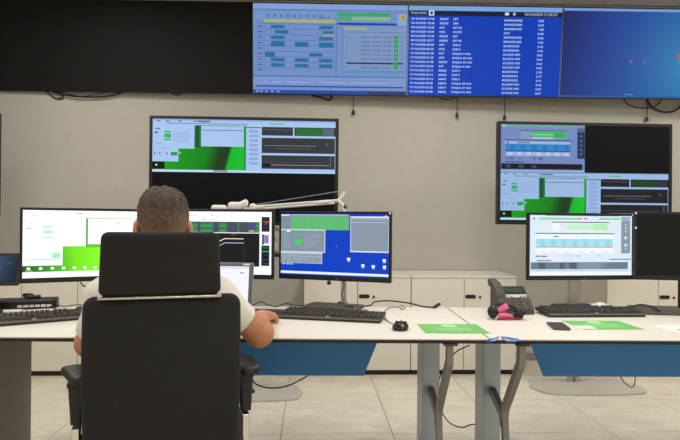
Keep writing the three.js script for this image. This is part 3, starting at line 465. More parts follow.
// ---------------------------------------------------------------- keyboards, mouse, papers and small things
function quad(FL, FR, BL, BR, Y = DESK) { const [a, b, c, d] = [FL, FR, BL, BR].map((p) => DP(p[0], p[1], Y)); const mid = a.clone().add(b).add(c).add(d).multiplyScalar(0.25), ax = b.clone().sub(a).add(d.clone().sub(c)).multiplyScalar(0.5), az = c.clone().sub(a).add(d.clone().sub(b)).multiplyScalar(0.5); return { mid, turn: Math.atan2(-ax.z, ax.x), w: ax.length(), d: az.length() }; }
function keyboard(label, FL, FR, w = 0.445, d = 0.155) {
  const A = DP(...FL), B = DP(...FR), turn = Math.atan2(-(B.z - A.z), B.x - A.x), mid = A.clone().add(B).multiplyScalar(0.5).add(V3(0, 0, -d / 2).applyAxisAngle(UPV, turn)), q = { mid, turn };
  const t = thing('keyboard', label, 'keyboard', q.mid, q.turn, 'black keyboards'), sl = (g) => g.rotateX(0.06).translate(0, 0.0135, 0);
  mesh('body', sl(rbox(w, 0.016, d, 0.004)), M.keyboard, t);
  mesh('front_strip', sl(rbox(w - 0.004, 0.006, 0.006, 0.002, 0, 0.004, d / 2 - 0.001)), M.keyGrey, t);
  const k = [], cap = (x, z, ww, dd = 0.0155) => { const g = new THREE.CylinderGeometry(Math.SQRT1_2 * 0.82, Math.SQRT1_2, 1, 4, 1).rotateY(Math.PI / 4).toNonIndexed(); g.computeVertexNormals(); g.scale(ww, 0.008, dd).translate(x, 0.0115, z); k.push(g); };
  const x0 = -w / 2 + 0.014, u = 0.01905;
  for (let r = 0; r < 6; r++) { const z = -d / 2 + 0.018 + r * 0.0195 + (r ? 0.004 : 0);
    if (r < 5) { for (let c = 0; c < 15; c++) cap(x0 + (c + 0.5) * u, z, 0.016); } else { cap(x0 + u * 0.7, z, 0.024); cap(x0 + u * 2.2, z, 0.022); cap(x0 + u * 3.6, z, 0.02); cap(x0 + u * 7.4, z, 0.105); cap(x0 + u * 11.4, z, 0.02); cap(x0 + u * 12.8, z, 0.02); cap(x0 + u * 14.2, z, 0.022); }
    for (let c = 0; c < 3; c++) if (r < 3 || r === 5 || c === 1 && r === 4) cap(x0 + 0.297 + (c + 0.5) * u, z, 0.016);
    for (let c = 0; c < 4 && r > 0; c++) cap(x0 + 0.36 - 0.014 + 0.004 + (c + 0.5) * u * 0.95, z, 0.0155);
  }
  const keys = mesh('keys', sl(merge(k)), M.key, t); keys.userData.kind = 'stuff';
  mesh('logo', sl(box(0.012, 0.001, 0.006, 0, 0.0085, d / 2 - 0.009)), M.paperWhite, t);
  for (const s of [-1, 1]) mesh('foot', rbox(0.03, 0.012, 0.014, 0.002, s * (w / 2 - 0.05), 0.0062, -d / 2 + 0.02), M.black, t);
}
keyboard('black keyboard in front of the monitor with the blue desktop', [277.5, 318.8], [378.5, 323.6]);
keyboard('black keyboard in front of the monitor with the pale screen', [549, 317.6], [646, 317.2]);
keyboard('black keyboard in front of the docking box, at an angle', [-22, 328.6], [86, 319.6]);
{ // dark pad between laptop and keyboard
  const q = quad([246, 317.5], [276, 318], [256, 306.5], [287, 307.5]);
  single('mouse_pad', 'dark grey pad beside the keyboard under the resting hand', 'mouse pad', plate(0.15, 0.14, 0.004, 0.01, 0.001).rotateX(-Math.PI / 2).translate(0, 0.0022, 0), M.darkGrey, q.mid, q.turn);
}
{ // mouse
  const p = DP(400.5, 329.5), t = thing('computer_mouse', 'glossy black computer mouse on the white desk', 'mouse', p, DY - 0.2);
  mesh('body', cushion(0.06, 0.09, 0.034, 0.028, 0.02, (v) => { v.z = Math.max(v.z, -0.002) + 0.003 + 0.006 * (1 - (v.y / 0.05) ** 2); }, 20).rotateX(-Math.PI / 2), std(0x121212, 0.25), t);
  for (const s of [-1, 1]) mesh('button', cushion(0.02, 0.032, 0.008, 0.008, 0.004, null, 8).rotateX(-Math.PI / 2 - 0.28).translate(s * 0.013, 0.0235, -0.024), std(0x2a2a2a, 0.2), t);
  mesh('wheel', cyl(0.006, 0.006, 0.005).rotateZ(Math.PI / 2).translate(0, 0.0275, -0.024), M.keyGrey, t);
  const l = (x, y, Y) => DP(x, y, Y).sub(p).applyAxisAngle(UPV, -(DY - 0.2));
  mesh('cable', tube([l(396, 324.5, DESK + 0.008), l(389, 322, DESK + 0.004), l(384.6, 317.5, DESK + 0.003), l(384.5, 312, DESK + 0.003), l(390, 307.6, DESK + 0.003), l(398, 307, DESK + 0.003), l(403, 309.5, DESK + 0.003), l(404.5, 306.6, DESK + 0.003), l(400, 305, DESK + 0.01)], 0.0018, 80, 6), M.darkGrey, t);
}
const cableThing = (label, pts, r = 0.0028, group) => { const o = single('cable', label, 'cable', tube(pts, r, pts.length * 12, 6), M.cable, null, 0, group); return o; };
{
  const t = thing('usb_cable', 'loose black cable with a plug end lying across the desk behind the mouse', 'cable');
  mesh('cord', tube([DP(364, 306, DESK + 0.004), DP(370, 305.5, DESK + 0.004), DP(375, 301.8, DESK + 0.012), DP(388, 300.8, DESK + 0.014), DP(408, 303, DESK + 0.008), DP(424, 306.6, DESK + 0.004), DP(434, 307.4, DESK + 0.005)], 0.0035, 80), M.cable, t);
  mesh('plug', bar(DP(434, 307.4, DESK + 0.006), DP(439.6, 304, DESK + 0.012), 0.012, 0.009), M.cable, t);
}
cableThing('thin black cable tangled behind the keyboard and dark pad', [DP(247, 307, DESK + 0.004), DP(254, 304.6, DESK + 0.012), DP(261, 302, DESK + 0.02), DP(268, 305, DESK + 0.012), DP(276, 306.5, DESK + 0.004), DP(286, 303.6, DESK + 0.014), DP(297, 305.6, DESK + 0.006), DP(308, 305.2, DESK + 0.004)], 0.0026);
cableThing('black cable hanging from the blue desktop monitor to the desk', [VP(341, 276, 2.79), VP(343.5, 285, 2.79), VP(342, 295, 2.8), VP(344.4, 303, 2.81), DP(346, 306, DESK + 0.018), DP(354, 306.6, DESK + 0.018)], 0.0026);
{ const p = VP(329, 282, 2.72); single('cable_plug', 'small black plug hanging below the blue desktop monitor', 'plug', merge([rbox(0.018, 0.016, 0.016, 0.003, 0, -0.004, 0), cyl(0.003, 0.003, 0.03, 0, 0.016, 0, 8)]), M.black, p); }
cableThing('short black cable curling under the green-screen monitor', [VP(80, 281, 2.62), VP(82, 284.5, 2.63), VP(88, 287.5, 2.66), VP(96, 287, 2.7), VP(104, 283, 2.72)], 0.003);

function card(name, label, cat, q, mat, y, w, d, tex) { const g = new THREE.BoxGeometry(w || q.w, 0.0008, d || q.d); const m = single(name, label, cat, g, tex ? [mat, mat, new THREE.MeshStandardMaterial({ map: tex, roughness: 0.6 }), mat, mat, mat] : mat, V3(q.mid.x, DESK + y, q.mid.z), q.turn); return m; }
const greenTex = () => canvasTex(420, 300, 42, 30, (c) => { R(c, '#6dbd62', 0, 0, 42, 30); c.fillStyle = '#b9e6a8'; c.beginPath(); c.ellipse(21, 4.6, 5, 2.6, 0, 0, 7); c.fill(); c.beginPath(); c.moveTo(14, 7); c.lineTo(28, 7); c.lineTo(24, 10); c.lineTo(18, 10); c.fill(); for (const [y, w, k] of [[12.4, 24, 1.1], [15, 26, 1.1], [17.6, 20, 1.1], [20.2, 23, 1.1], [25, 8, 0.8]]) for (let x = 21 - w / 2; x < 21 + w / 2;) { const l = 1.2 + ((x * 7 + y * 3) % 2.2); R(c, '#a6de94', x, y, Math.min(l, 21 + w / 2 - x), k); x += l + 0.6; } });
card('green_leaflet', 'green printed leaflet lying between the mouse and the blue tape', 'leaflet', quad([424, 333.6], [488, 333.4], [418.5, 324.2], [478.5, 324.6]), M.greenCard, 0.0008, 0, 0, greenTex());
card('green_leaflet', 'green printed leaflet lying between the mobile phone and the keyboard', 'leaflet', quad([580, 329.6], [640, 329.6], [565, 321], [621.5, 321]), M.greenCard, 0.0008, 0, 0, greenTex());
card('paper_slip', 'small white slip of paper on the green leaflet', 'paper', quad([577, 329.2], [596, 329.2], [574.8, 326.4], [589.5, 326]), M.paperWhite, 0.0018);
card('paper_sheet', 'white paper sheet with a blue mark at the dark monitor base', 'paper', quad([678, 335], [730, 334], [658, 325.8], [702, 325]), M.paperWhite, 0.0008, 0, 0, canvasTex(200, 150, 40, 30, (c) => { R(c, '#f4f2ec', 0, 0, 40, 30); R(c, '#2a4a8c', 8, 14, 16, 3.4); for (let i = 0; i < 3; i++) R(c, '#9aa4b4', 8, 20 + i * 2.4, 22, 0.8); }));
{ // mobile phone
  const q = quad([553.5, 331.2], [570.5, 331], [546.5, 323.6], [563, 323.4]), t = thing('mobile_phone', 'dark mobile phone lying face up on the white desk', 'phone', q.mid, DY - 0.17);
  const w = 0.066, d = 0.145;
  mesh('body', plate(w, d, 0.008, 0.009, 0.0015).rotateX(-Math.PI / 2).translate(0, 0.0044, 0), M.darkGrey, t);
  mesh('screen', plate(w - 0.006, d - 0.012, 0.001, 0.007, 0.0003).rotateX(-Math.PI / 2).translate(0, 0.0087, 0), std(0x2c2b2a, 0.25), t);
}
{ // crumpled tissue
  const p = DP(600, 309.5), g = new THREE.IcosahedronGeometry(0.035, 4), a = g.attributes.position, v = V3();
  for (let i = 0; i < a.count; i++) { v.fromBufferAttribute(a, i); const n = v.clone().normalize(), k = 0.62 + 0.75 * Math.abs(Math.sin(n.x * 6 + n.z * 4) * Math.cos(n.z * 7 - n.x * 2)); v.set(n.x * 0.05 * k, Math.max(0, n.y) * 0.03 * k + 0.0015, n.z * 0.035 * k); a.setXYZ(i, v.x, v.y, v.z); }
  const m = mergeVertices(g, 1e-5); m.computeVertexNormals();
  single('tissue', 'crumpled white tissue behind the keyboard', 'tissue', m, M.paperWhite, p.setY(DESK));
}
cableThing('black cable looping onto the dark monitor base', [DP(629, 308, DESK + 0.006), DP(634, 306, DESK + 0.02), DP(641, 304.6, DESK + 0.026), DP(651, 306.4, DESK + 0.022), DP(657, 309.6, DESK + 0.02), DP(660, 311.4, DESK + 0.019)], 0.0034);
{ // desk telephone
  const p = DP(507.5, 312.5), turn = DY + 0.1, t = thing('desk_telephone', 'grey office telephone with a screen, silver band and handset on its cradle', 'telephone', p, turn);
  t.scale.setScalar(0.86);
  const body = extrude([[-0.085, 0.002], [0.085, 0.002], [0.085, 0.03], [-0.055, 0.135], [-0.085, 0.13]], 0.178, 0.004).rotateY(-Math.PI / 2); // profile in z/y
  mesh('body', body.translate(0.024, 0, 0.0), M.phone, t);
  const a = Math.atan2(0.105, 0.14), on = (g, x, s, lift = 0.0015) => g.rotateX(-Math.PI / 2 + a).translate(0.01 + x, 0.03 + s * Math.sin(a) + lift * Math.cos(a), 0.085 - s * Math.cos(a) + lift * Math.sin(a));
  mesh('screen_frame', on(plate(0.13, 0.058, 0.006, 0.004, 0.001), 0.03, 0.138, 0.002), M.phoneDark, t);
  mesh('display', on(plate(0.1, 0.036, 0.002, 0.002, 0.0005), 0.03, 0.138, 0.0058), std(0x3f4440, 0.3), t);
  mesh('silver_band', on(extrude([[-0.066, 0.006], [-0.066, -0.004], [-0.03, -0.006], [-0.016, -0.018], [0.016, -0.018], [0.03, -0.006], [0.066, -0.004], [0.066, 0.006]], 0.005, 0.001), 0.03, 0.1, 0.003), M.silver, t);
  for (const [x, s] of [[-0.024, 0.086], [-0.008, 0.086], [0.066, 0.086], [0.084, 0.086]]) mesh('round_key', on(cyl(0.006, 0.007, 0.005).rotateX(Math.PI / 2), x, s, 0.003), M.silver, t);
  for (let r = 0; r < 4; r++) for (let c = 0; c < 3; c++) mesh('key', on(rbox(0.013, 0.009, 0.005, 0.002), 0.006 + c * 0.021, 0.066 - r * 0.0155, 0.003), M.keyGrey, t);
  for (let r = 0; r < 3; r++) mesh('key', on(rbox(0.013, 0.009, 0.005, 0.002), 0.082, 0.06 - r * 0.018, 0.003), M.keyGrey, t);
  const h = mesh('handset', on(cushion(0.05, 0.21, 0.03, 0.018, 0.012, (q) => { q.z += 0.022 * Math.cos(q.y / 0.105 * Math.PI / 2) ; if (Math.abs(q.y) > 0.06) q.z -= 0.006; }, 24), -0.075, 0.105, 0.024), M.phone, t);
  mesh('earpiece', on(cyl(0.02, 0.021, 0.018).rotateX(Math.PI / 2), -0.075, 0.185, 0.012), M.phoneDark, t);
  mesh('mouthpiece', on(cyl(0.02, 0.021, 0.018).rotateX(Math.PI / 2), -0.075, 0.03, 0.012), M.phoneDark, t);
}
{ // headset with pink cloth in front of the telephone
  const p = DP(507, 319), t = thing('headset', 'black headset wrapped in pink, lying in front of the telephone', 'headset', p, DY + 0.1);
  const arc = []; for (let i = 0; i <= 14; i++) { const a = Math.PI * (i / 14); arc.push([Math.cos(a) * 0.062, 0.03 + Math.sin(a) * 0.022, -0.01 - Math.sin(a) * 0.055]); }
  mesh('headband', tube(arc, 0.0085, 50, 10), M.black, t);
  mesh('ear_cushion', merge([new THREE.TorusGeometry(0.02, 0.011, 10, 22).rotateX(1.2).rotateZ(0.4).translate(0.05, 0.02, 0.012), cyl(0.018, 0.018, 0.012).rotateX(0.3).translate(0.05, 0.016, 0.01)]), M.rubber, t);
  mesh('ear_cup', new THREE.SphereGeometry(0.028, 18, 12).scale(0.8, 1, 0.9).translate(-0.062, 0.031, -0.004), M.black, t);
  mesh('boom', tube([[0.056, 0.028, 0.01], [0.02, 0.04, 0.012], [-0.02, 0.045, 0.004], [-0.055, 0.05, -0.012]], 0.006, 30), M.black, t);
  mesh('pink_wrap', merge([cushion(0.052, 0.028, 0.018, 0.008, 0.008, (q) => { q.z += 0.004 * Math.sin(q.x * 90); q.y += 0.1 * q.x * q.x * 20; }, 14).rotateX(-0.7).rotateZ(0.35).translate(-0.022, 0.045, 0.004), cushion(0.06, 0.022, 0.014, 0.008, 0.006, (q) => { q.z += 0.004 * Math.sin(q.x * 80 + 1); }, 14).rotateX(-0.9).rotateZ(-0.12).translate(-0.018, 0.018, 0.024)]), M.pink, t);
  mesh('red_strap', tube([[-0.055, 0.006, 0.03], [-0.02, 0.009, 0.036], [0.02, 0.007, 0.034], [0.05, 0.006, 0.026]], 0.005, 24), std(0x9c1f3a, 0.6), t);
}
{ // blue tape on the desk corners
  const tape = (label, pts, pts2) => { const t = thing('corner_tape', label, 'tape');
    const sheet = (arr, th) => { const c = arr[0].clone(), g = []; const up = V3(0, th, 0); const pos = []; const push = (...v) => v.forEach((q) => pos.push(q.x, q.y, q.z)); const A = arr, B = arr.map((q) => q.clone().add(up)); for (let i = 1; i < A.length - 1; i++) { push(B[0], B[i], B[i + 1]); push(A[0], A[i + 1], A[i]); } for (let i = 0; i < A.length; i++) { const j = (i + 1) % A.length; push(A[i], A[j], B[j]); push(A[i], B[j], B[i]); } const q = new THREE.BufferGeometry(); q.setAttribute('position', new THREE.Float32BufferAttribute(pos, 3)); q.setAttribute('uv', new THREE.Float32BufferAttribute(new Float32Array(pos.length / 3 * 2), 2)); q.computeVertexNormals(); return q; };
    mesh('blue_strip', merge(pts.map((a) => sheet(a, 0.0015))), M.tape, t); mesh('pale_strip', merge(pts2.map((a) => sheet(a, 0.0015))), M.tapeWhite, t); };
  const d = (x, y, h = 0.001) => DP(x, y, DESK + h), f = (u, y) => P(u, y, VF - 0.003);
  const uAt = (x) => (x - 328) * VF / F;
  tape('blue and white tape wrapped over the corner of the desk with the mouse', [[d(487.5, 340.6), d(494, 338.6), d(499.2, 336.4, 0.002), d(498.6, 338.2), d(490, 341)], [f(uAt(487), 0.716), f(uAt(491), 0.715), f(uAt(499), 0.731), f(uAt(492), 0.731)]], [[d(490, 341), d(498.6, 338.2), d(499.4, 339.6), d(494, 341)]]);
  tape('blue and white tape wrapped over the corner of the desk with the telephone', [[d(500.4, 336.6, 0.002), d(508, 337.4), d(519, 339.4), d(519, 341), d(512, 340.6), d(502, 338.4)], [f(uAt(504), 0.731), f(uAt(519), 0.731), f(uAt(518), 0.714), f(uAt(509), 0.715)]], [[d(502, 338.4), d(512, 340.6), d(517, 341), d(506, 341)]]);
}
{ // docking box and clutter at the far end
  const q = quad([-6, 313], [53, 310.5], [0, 305], [53, 303.5]), t = thing('docking_box', 'black docking box with a row of silver ports behind the angled keyboard', 'docking station', q.mid, q.turn);
  mesh('body', rbox(0.27, 0.042, 0.1, 0.005, 0, 0.0215, 0), M.black, t);
  for (let i = 0; i < 6; i++) mesh('port', rbox(0.02, 0.011, 0.004, 0.001, -0.015 + i * 0.024, 0.014, 0.051), M.white, t);
  mesh('lid_block', rbox(0.06, 0.012, 0.05, 0.003, 0.03, 0.0485, -0.01), M.plastic, t);
  mesh('trim', box(0.25, 0.003, 0.002, 0, 0.036, 0.0505), M.keyGrey, t);
}
{
  const p = DP(12, 315), t = thing('power_adapter', 'grey power adapter with a black plug in front of the docking box', 'adapter', p, DY + 0.3);
  mesh('body', rbox(0.085, 0.022, 0.04, 0.005, 0, 0.0115, 0), M.silver, t); mesh('plug', rbox(0.03, 0.03, 0.034, 0.008, -0.045, 0.0155, 0.03), M.black, t);
}
cableThing('black cable running from the docking box along the angled keyboard', [DP(50, 306, DESK + 0.02), DP(55, 309, DESK + 0.008), DP(50, 312.6, DESK + 0.004), DP(36, 313.5, DESK + 0.004), DP(22, 315.5, DESK + 0.006), DP(8, 316.5, DESK + 0.012)], 0.0025);
cableThing('black cable trailing from the docking box towards the wall side', [DP(52, 304, DESK + 0.02), DP(57, 305, DESK + 0.008), DP(64, 306.2, DESK + 0.004), DP(76, 305, DESK + 0.004), DP(92, 304, DESK + 0.004)], 0.0025);

// ---------------------------------------------------------------- office chair
const CH = P(-0.466, 0, 1.70), CT = DY + 0.276;
{
  const t = thing('office_chair', 'black high-backed office chair with a separate headrest, person seated', 'chair', CH, CT);
  const yv = (y) => EYE - (y - 222) * 1.70 / F;
  const bTop = yv(297.5), bBot = 0.42, bh = bTop - bBot;
  mesh('backrest', cushion(0.44, bh, 0.06, 0.032, 0.02, (p) => { const s = p.y / (bh / 2); p.x *= 1 - 0.055 * Math.max(0, -s) ** 1.5; p.z += -0.35 * p.x * p.x * -1 * -1 + 0.02 * (1 - s * s) - 0.02; }, 44).translate(0, bBot + bh / 2, 0), M.fabric, t);
  const hTop = yv(233.6), hb = bTop + 0.004;
  mesh('headrest', cushion(0.33, hTop - hb, 0.05, 0.02, 0.015, (p) => { p.z += -0.3 * p.x * p.x; p.x *= 1 - 0.02 * p.y / 0.1; }, 30).translate(-0.009, (hTop + hb) / 2, 0.002), M.fabric, t);
  mesh('chrome_strip', rbox(0.335, 0.008, 0.05, 0.003, -0.009, bTop + 0.001, 0.004), M.chrome, t);
  mesh('headrest_bracket', merge([box(0.03, 0.12, 0.008, -0.08, bTop, -0.024), box(0.03, 0.12, 0.008, 0.08, bTop, -0.024)]), M.chrome, t);
  mesh('seat', cushion(0.48, 0.46, 0.085, 0.07, 0.035, (p) => { p.z -= 0.05 * Math.max(0, p.y / 0.23 - 0.7); }, 30).rotateX(-Math.PI / 2).translate(0, 0.46, -0.24), M.fabric, t);
  mesh('mechanism', merge([rbox(0.2, 0.06, 0.26, 0.01, 0, 0.385, -0.22), bar(V3(0, 0.39, -0.1), V3(0, 0.5, 0.03), 0.09, 0.02)]), M.plastic, t);
  mesh('lever', merge([rod(V3(0.08, 0.385, -0.16), V3(0.235, 0.4, -0.11), 0.007), rbox(0.035, 0.14, 0.05, 0.016, 0.215, 0.5, -0.06, 3)]), M.plastic, t);
  for (const s of [-1, 1]) {
    const x = s > 0 ? 0.256 : -0.248, z = -0.16, lift = s > 0 ? 0.002 : 0.004;
    const arm = mesh('armrest', cushion(0.078, 0.18, 0.028, 0.034, 0.013, (p) => { p.z -= 0.008 * (p.y / 0.12) ** 2; }, 22).rotateX(-Math.PI / 2).rotateY(s > 0 ? 0.1 : 0.32).translate(x, 0.668 + lift, z - 0.03), M.plastic, t);
    const sh = extrude([[-0.023, 0.655 + lift], [0.023, 0.655 + lift], [0.016, 0.53], [-0.014, 0.53]], 0.05, 0.006).translate(x, 0, z);
    mesh('arm_sleeve', merge([sh, rbox(0.05, 0.02, 0.07, 0.008, x, 0.647 + lift, z)]), M.plastic, arm);
    mesh('arm_button', rbox(0.012, 0.012, 0.02, 0.004, x + 0.024, 0.585 + lift, z), M.black, arm);
    mesh('arm_post', merge([rbox(0.024, 0.2, 0.04, 0.004, x, 0.42, z), bar(V3(x, 0.33, z), V3(s * 0.08, 0.36, z - 0.03), 0.03, 0.04)]), M.chrome, arm);
  }
  mesh('gas_lift', merge([cyl(0.026, 0.026, 0.2, 0, 0.27, -0.22), cyl(0.034, 0.036, 0.1, 0, 0.14, -0.22)]), M.chrome, t);
  for (let i = 0; i < 5; i++) { const a = i * Math.PI * 2 / 5 + 0.3, c = V3(0, 0.12, -0.22), e = V3(Math.sin(a) * 0.31, 0.075, -0.22 + Math.cos(a) * 0.31);
    const leg = mesh('leg', bar(c, e, 0.04, 0.03), M.plastic, t); mesh('caster', merge([cyl(0.028, 0.028, 0.018).rotateZ(Math.PI / 2).rotateY(a).translate(e.x, 0.028, e.z), rod(V3(e.x, 0.03, e.z), V3(e.x, 0.08, e.z), 0.008)]), M.black, leg); }
}

// ---------------------------------------------------------------- person
{
  const t = thing('person', 'seated person seen from behind in a white t-shirt with short dark hair, at the desk', 'person', CH, CT);
  const inv = new THREE.Matrix4().compose(CH, new THREE.Quaternion().setFromAxisAngle(UPV, CT), V3(1, 1, 1)).invert();
  const L = (p) => p.clone().applyMatrix4(inv);
  const smin = (a, b, k) => { const h = Math.max(k - Math.abs(a - b), 0) / k; return Math.min(a, b) - h * h * k * 0.25; };
  const cap = (p, b) => { const [A, B, ra, rb, flat] = b; const abx = B.x - A.x, aby = B.y - A.y, abz = B.z - A.z, apx = p.x - A.x, apy = p.y - A.y, apz = p.z - A.z; const tt = Math.max(0, Math.min(1, (apx * abx + apy * aby + apz * abz) / (abx * abx + aby * aby + abz * abz + 1e-9))); const dx = apx - abx * tt, dy = apy - aby * tt, dz = (apz - abz * tt) * (flat || 1); return (Math.hypot(dx, dy, dz) - (ra + (rb - ra) * tt)) / (flat > 1 ? Math.sqrt(flat) : 1); };
  const field = (bones, k) => (p) => { let d = 1e3; for (const b of bones) d = smin(d, cap(p, b), k); return d; };
  function surf(fn, lo, hi, n) {
    const mc = new MarchingCubes(n, new THREE.MeshBasicMaterial(), false, false, 400000); mc.isolation = 0;
    const p = V3(), h = n / 2, s = V3(hi[0] - lo[0], hi[1] - lo[1], hi[2] - lo[2]);
    const W = (i, a) => lo[a] + (((i - h) / h) * 0.5 + 0.5) * (hi[a] - lo[a]);
    for (let z = 0; z < n; z++) for (let y = 0; y < n; y++) for (let x = 0; x < n; x++) { p.set(W(x, 0), W(y, 1), W(z, 2)); mc.field[z * n * n + y * n + x] = -fn(p) * 10; }
    mc.update();
    const c = mc.count ?? mc.geometry.drawRange.count, pos = new Float32Array(c * 3);
    for (let i = 0; i < c; i++) { for (let a = 0; a < 3; a++) pos[i * 3 + a] = lo[a] + (mc.positionArray[i * 3 + a] * 0.5 + 0.5) * (hi[a] - lo[a]); }
    let g = new THREE.BufferGeometry(); g.setAttribute('position', new THREE.BufferAttribute(pos, 3)); g = mergeVertices(g, 1e-5); g.computeVertexNormals();
    const q = g.attributes.position, uv = new Float32Array(q.count * 2); for (let i = 0; i < q.count; i++) { uv[i * 2] = q.getX(i) + q.getZ(i) * 0.7; uv[i * 2 + 1] = q.getY(i) + q.getZ(i) * 0.4; } g.setAttribute('uv', new THREE.BufferAttribute(uv, 2));
    return g;
  }
  // joints in the chair's frame: x right, y up, -z forward
  const pel = V3(0, 0.585, -0.16), chest = V3(0, 0.84, -0.175), neck = V3(0, 0.985, -0.205), head = V3(-0.004, 1.142, -0.245);
  const shR = V3(0.158, 0.893, -0.2), shL = V3(-0.168, 0.895, -0.2);
  const elR = L(VP(259.5, 333, 2.045)), wrR = L(DP(261.5, 317.5, DESK + 0.036)), elL = V3(-0.222, 0.748, -0.27), wrL = L(P(-0.72, DESK + 0.05, 2.3));
  const kneeR = V3(0.13, 0.5, -0.6), kneeL = V3(-0.13, 0.5, -0.6), ankR = V3(0.13, 0.1, -0.56), ankL = V3(-0.13, 0.1, -0.56);
  const torso = [[pel, chest, 0.12, 0.125, 1.15], [chest, V3(0, 0.93, -0.19), 0.125, 0.085, 1.1], [V3(-0.065, 0.885, -0.185), shL, 0.07, 0.052], [V3(0.065, 0.885, -0.185), shR, 0.07, 0.052], [V3(-0.06, 0.57, -0.17), V3(0.06, 0.57, -0.17), 0.105, 0.105]];
  const armsU = [[shR, elR, 0.05, 0.042], [shL, elL, 0.05, 0.042]], armsF = [[elR, wrR, 0.043, 0.027], [elL, wrL, 0.041, 0.027]];
  const legs = [[V3(0.09, 0.57, -0.2), kneeR, 0.08, 0.058], [V3(-0.09, 0.57, -0.2), kneeL, 0.08, 0.058], [kneeR, ankR, 0.056, 0.04], [kneeL, ankL, 0.056, 0.04]];
  const neckB = [[V3(0, 0.93, -0.195), V3(0, 1.08, -0.225), 0.062, 0.056]];
  const body = surf(field([...torso, ...armsU, ...armsF, ...legs, ...neckB], 0.035), [-0.55, 0.0, -0.95], [0.55, 1.12, 0.05], 110);
  // head
  const headField = (p, ears = true) => {
    const el = (c, r) => { const x = (p.x - c[0]) / r[0], y = (p.y - c[1]) / r[1], z = (p.z - c[2]) / r[2], k = Math.hypot(x, y, z); return (k - 1) * Math.min(...r); };
    const hx = head.x, hy = head.y, hz = head.z;
    let d = el([hx, hy + 0.012, hz + 0.002], [0.080, 0.086, 0.094]);                     // skull
    d = smin(d, el([hx, hy - 0.035, hz - 0.035], [0.062, 0.085, 0.062]), 0.03);            // face and jaw
    d = smin(d, cap(p, neckB[0]), 0.025);
    d = smin(d, cap(p, [V3(hx, hy - 0.005, hz - 0.1), V3(hx, hy - 0.03, hz - 0.112), 0.007, 0.012]), 0.012);   // nose
    d = smin(d, cap(p, [V3(hx - 0.018, hy - 0.062, hz - 0.094), V3(hx + 0.018, hy - 0.062, hz - 0.094), 0.006, 0.006]), 0.008);
    for (const s of [-1, 1]) {
      d = Math.max(d, -(Math.hypot(p.x - hx - s * 0.031, p.y - hy - 0.004, p.z - hz + 0.103) - 0.014));          // eye sockets
      d = smin(d, Math.hypot(p.x - hx - s * 0.031, p.y - hy - 0.004, p.z - hz + 0.086) - 0.012, 0.004);
      if (!ears) continue;
      const ex = hx + s * 0.084, ear = el([ex, hy - 0.036, hz + 0.0], [0.011, 0.033, 0.021]); d = smin(d, Math.max(ear, -el([ex + s * 0.008, hy - 0.034, hz - 0.004], [0.006, 0.02, 0.012])), 0.008);
    }
    return d;
  };
  const headG = surf(headField, [head.x - 0.14, head.y - 0.2, head.z - 0.16], [head.x + 0.14, head.y + 0.14, head.z + 0.14], 84);
  // hands: palm and five bent fingers
  function hand(wr, dir, side, curl) {
    const f = dir.clone().normalize(), up = V3(0, 1, 0), r = f.clone().cross(up).normalize(), n = r.clone().cross(f).normalize();
    const at = (a, b, c) => wr.clone().addScaledVector(f, a).addScaledVector(r, b * side).addScaledVector(n, c);
    const palm = [[at(0, 0, 0), at(0.07, 0.022, 0.006), 0.022, 0.014], [at(0, 0, 0), at(0.075, 0, 0.008), 0.022, 0.015], [at(0, 0, 0), at(0.066, -0.024, 0.004), 0.02, 0.014], [at(-0.03, 0, 0), at(0.01, 0, 0), 0.027, 0.024]];
    const fing = [[0.027, 0.064, 0.03, 0.019, 0.014], [0.009, 0.074, 0.034, 0.021, 0.016], [-0.01, 0.072, 0.031, 0.02, 0.015], [-0.027, 0.06, 0.024, 0.016, 0.013]].map(([b, a, l1, l2, l3]) => { const j0 = at(a, b, 0.006), j1 = at(a + l1 * 0.9, b * 1.12, 0.004 - l1 * curl * 0.35), j2 = at(a + l1 * 0.9 + l2 * 0.62, b * 1.16, -l1 * curl * 0.35 - l2 * 0.7 * curl), j3 = at(a + l1 * 0.9 + l2 * 0.62 + l3 * 0.3, b * 1.18, -l1 * curl * 0.35 - l2 * 0.7 * curl - l3 * 0.85 * curl); return [[j0, j1, 0.0098, 0.009], [j1, j2, 0.009, 0.0082], [j2, j3, 0.0082, 0.0072]]; });
    const th = [[at(0.018, 0.024, -0.002), at(0.045, 0.048, -0.008), 0.013, 0.0105], [at(0.045, 0.048, -0.008), at(0.075, 0.05, -0.016), 0.0105, 0.0085]];
    const fn = (p) => { let d = field(palm, 0.016)(p); for (const c of [...fing, th]) d = smin(d, field(c, 0.006)(p), 0.005); return d; };
    const c = at(0.05, 0, 0), R0 = 0.12; return surf(fn, [c.x - R0, c.y - R0, c.z - R0], [c.x + R0, c.y + R0, c.z + R0], 80);
  }
  const q = new THREE.Quaternion().setFromAxisAngle(UPV, -CT);
  const dirR = V3(0.03, -0.01, -0.11).applyQuaternion(q), dirL = V3(0.06, -0.02, -0.1).applyQuaternion(q);
  const handR = hand(wrR, dirR, -1, 0.75), handL = hand(wrL, dirL, 1, 0.6);
  mesh('body', merge([body, headG, handR, handL]), M.skin, t);
  // clothing
  const infl = (bones, k) => bones.map(([a, b, ra, rb, fl]) => [a, b, ra + k, rb + k, fl]);
  const slR = shR.clone().lerp(elR, 0.62), slL = shL.clone().lerp(elL, 0.8);
  const shirtB = [...infl(torso, 0.012), [shR, slR, 0.06, 0.056], [shL, slL, 0.06, 0.056], [V3(0, 0.93, -0.195), V3(0, 1.0, -0.205), 0.075, 0.064]];
  const shirtF = field(shirtB, 0.04), nR = elR.clone().sub(shR).normalize(), nL = elL.clone().sub(shL).normalize();
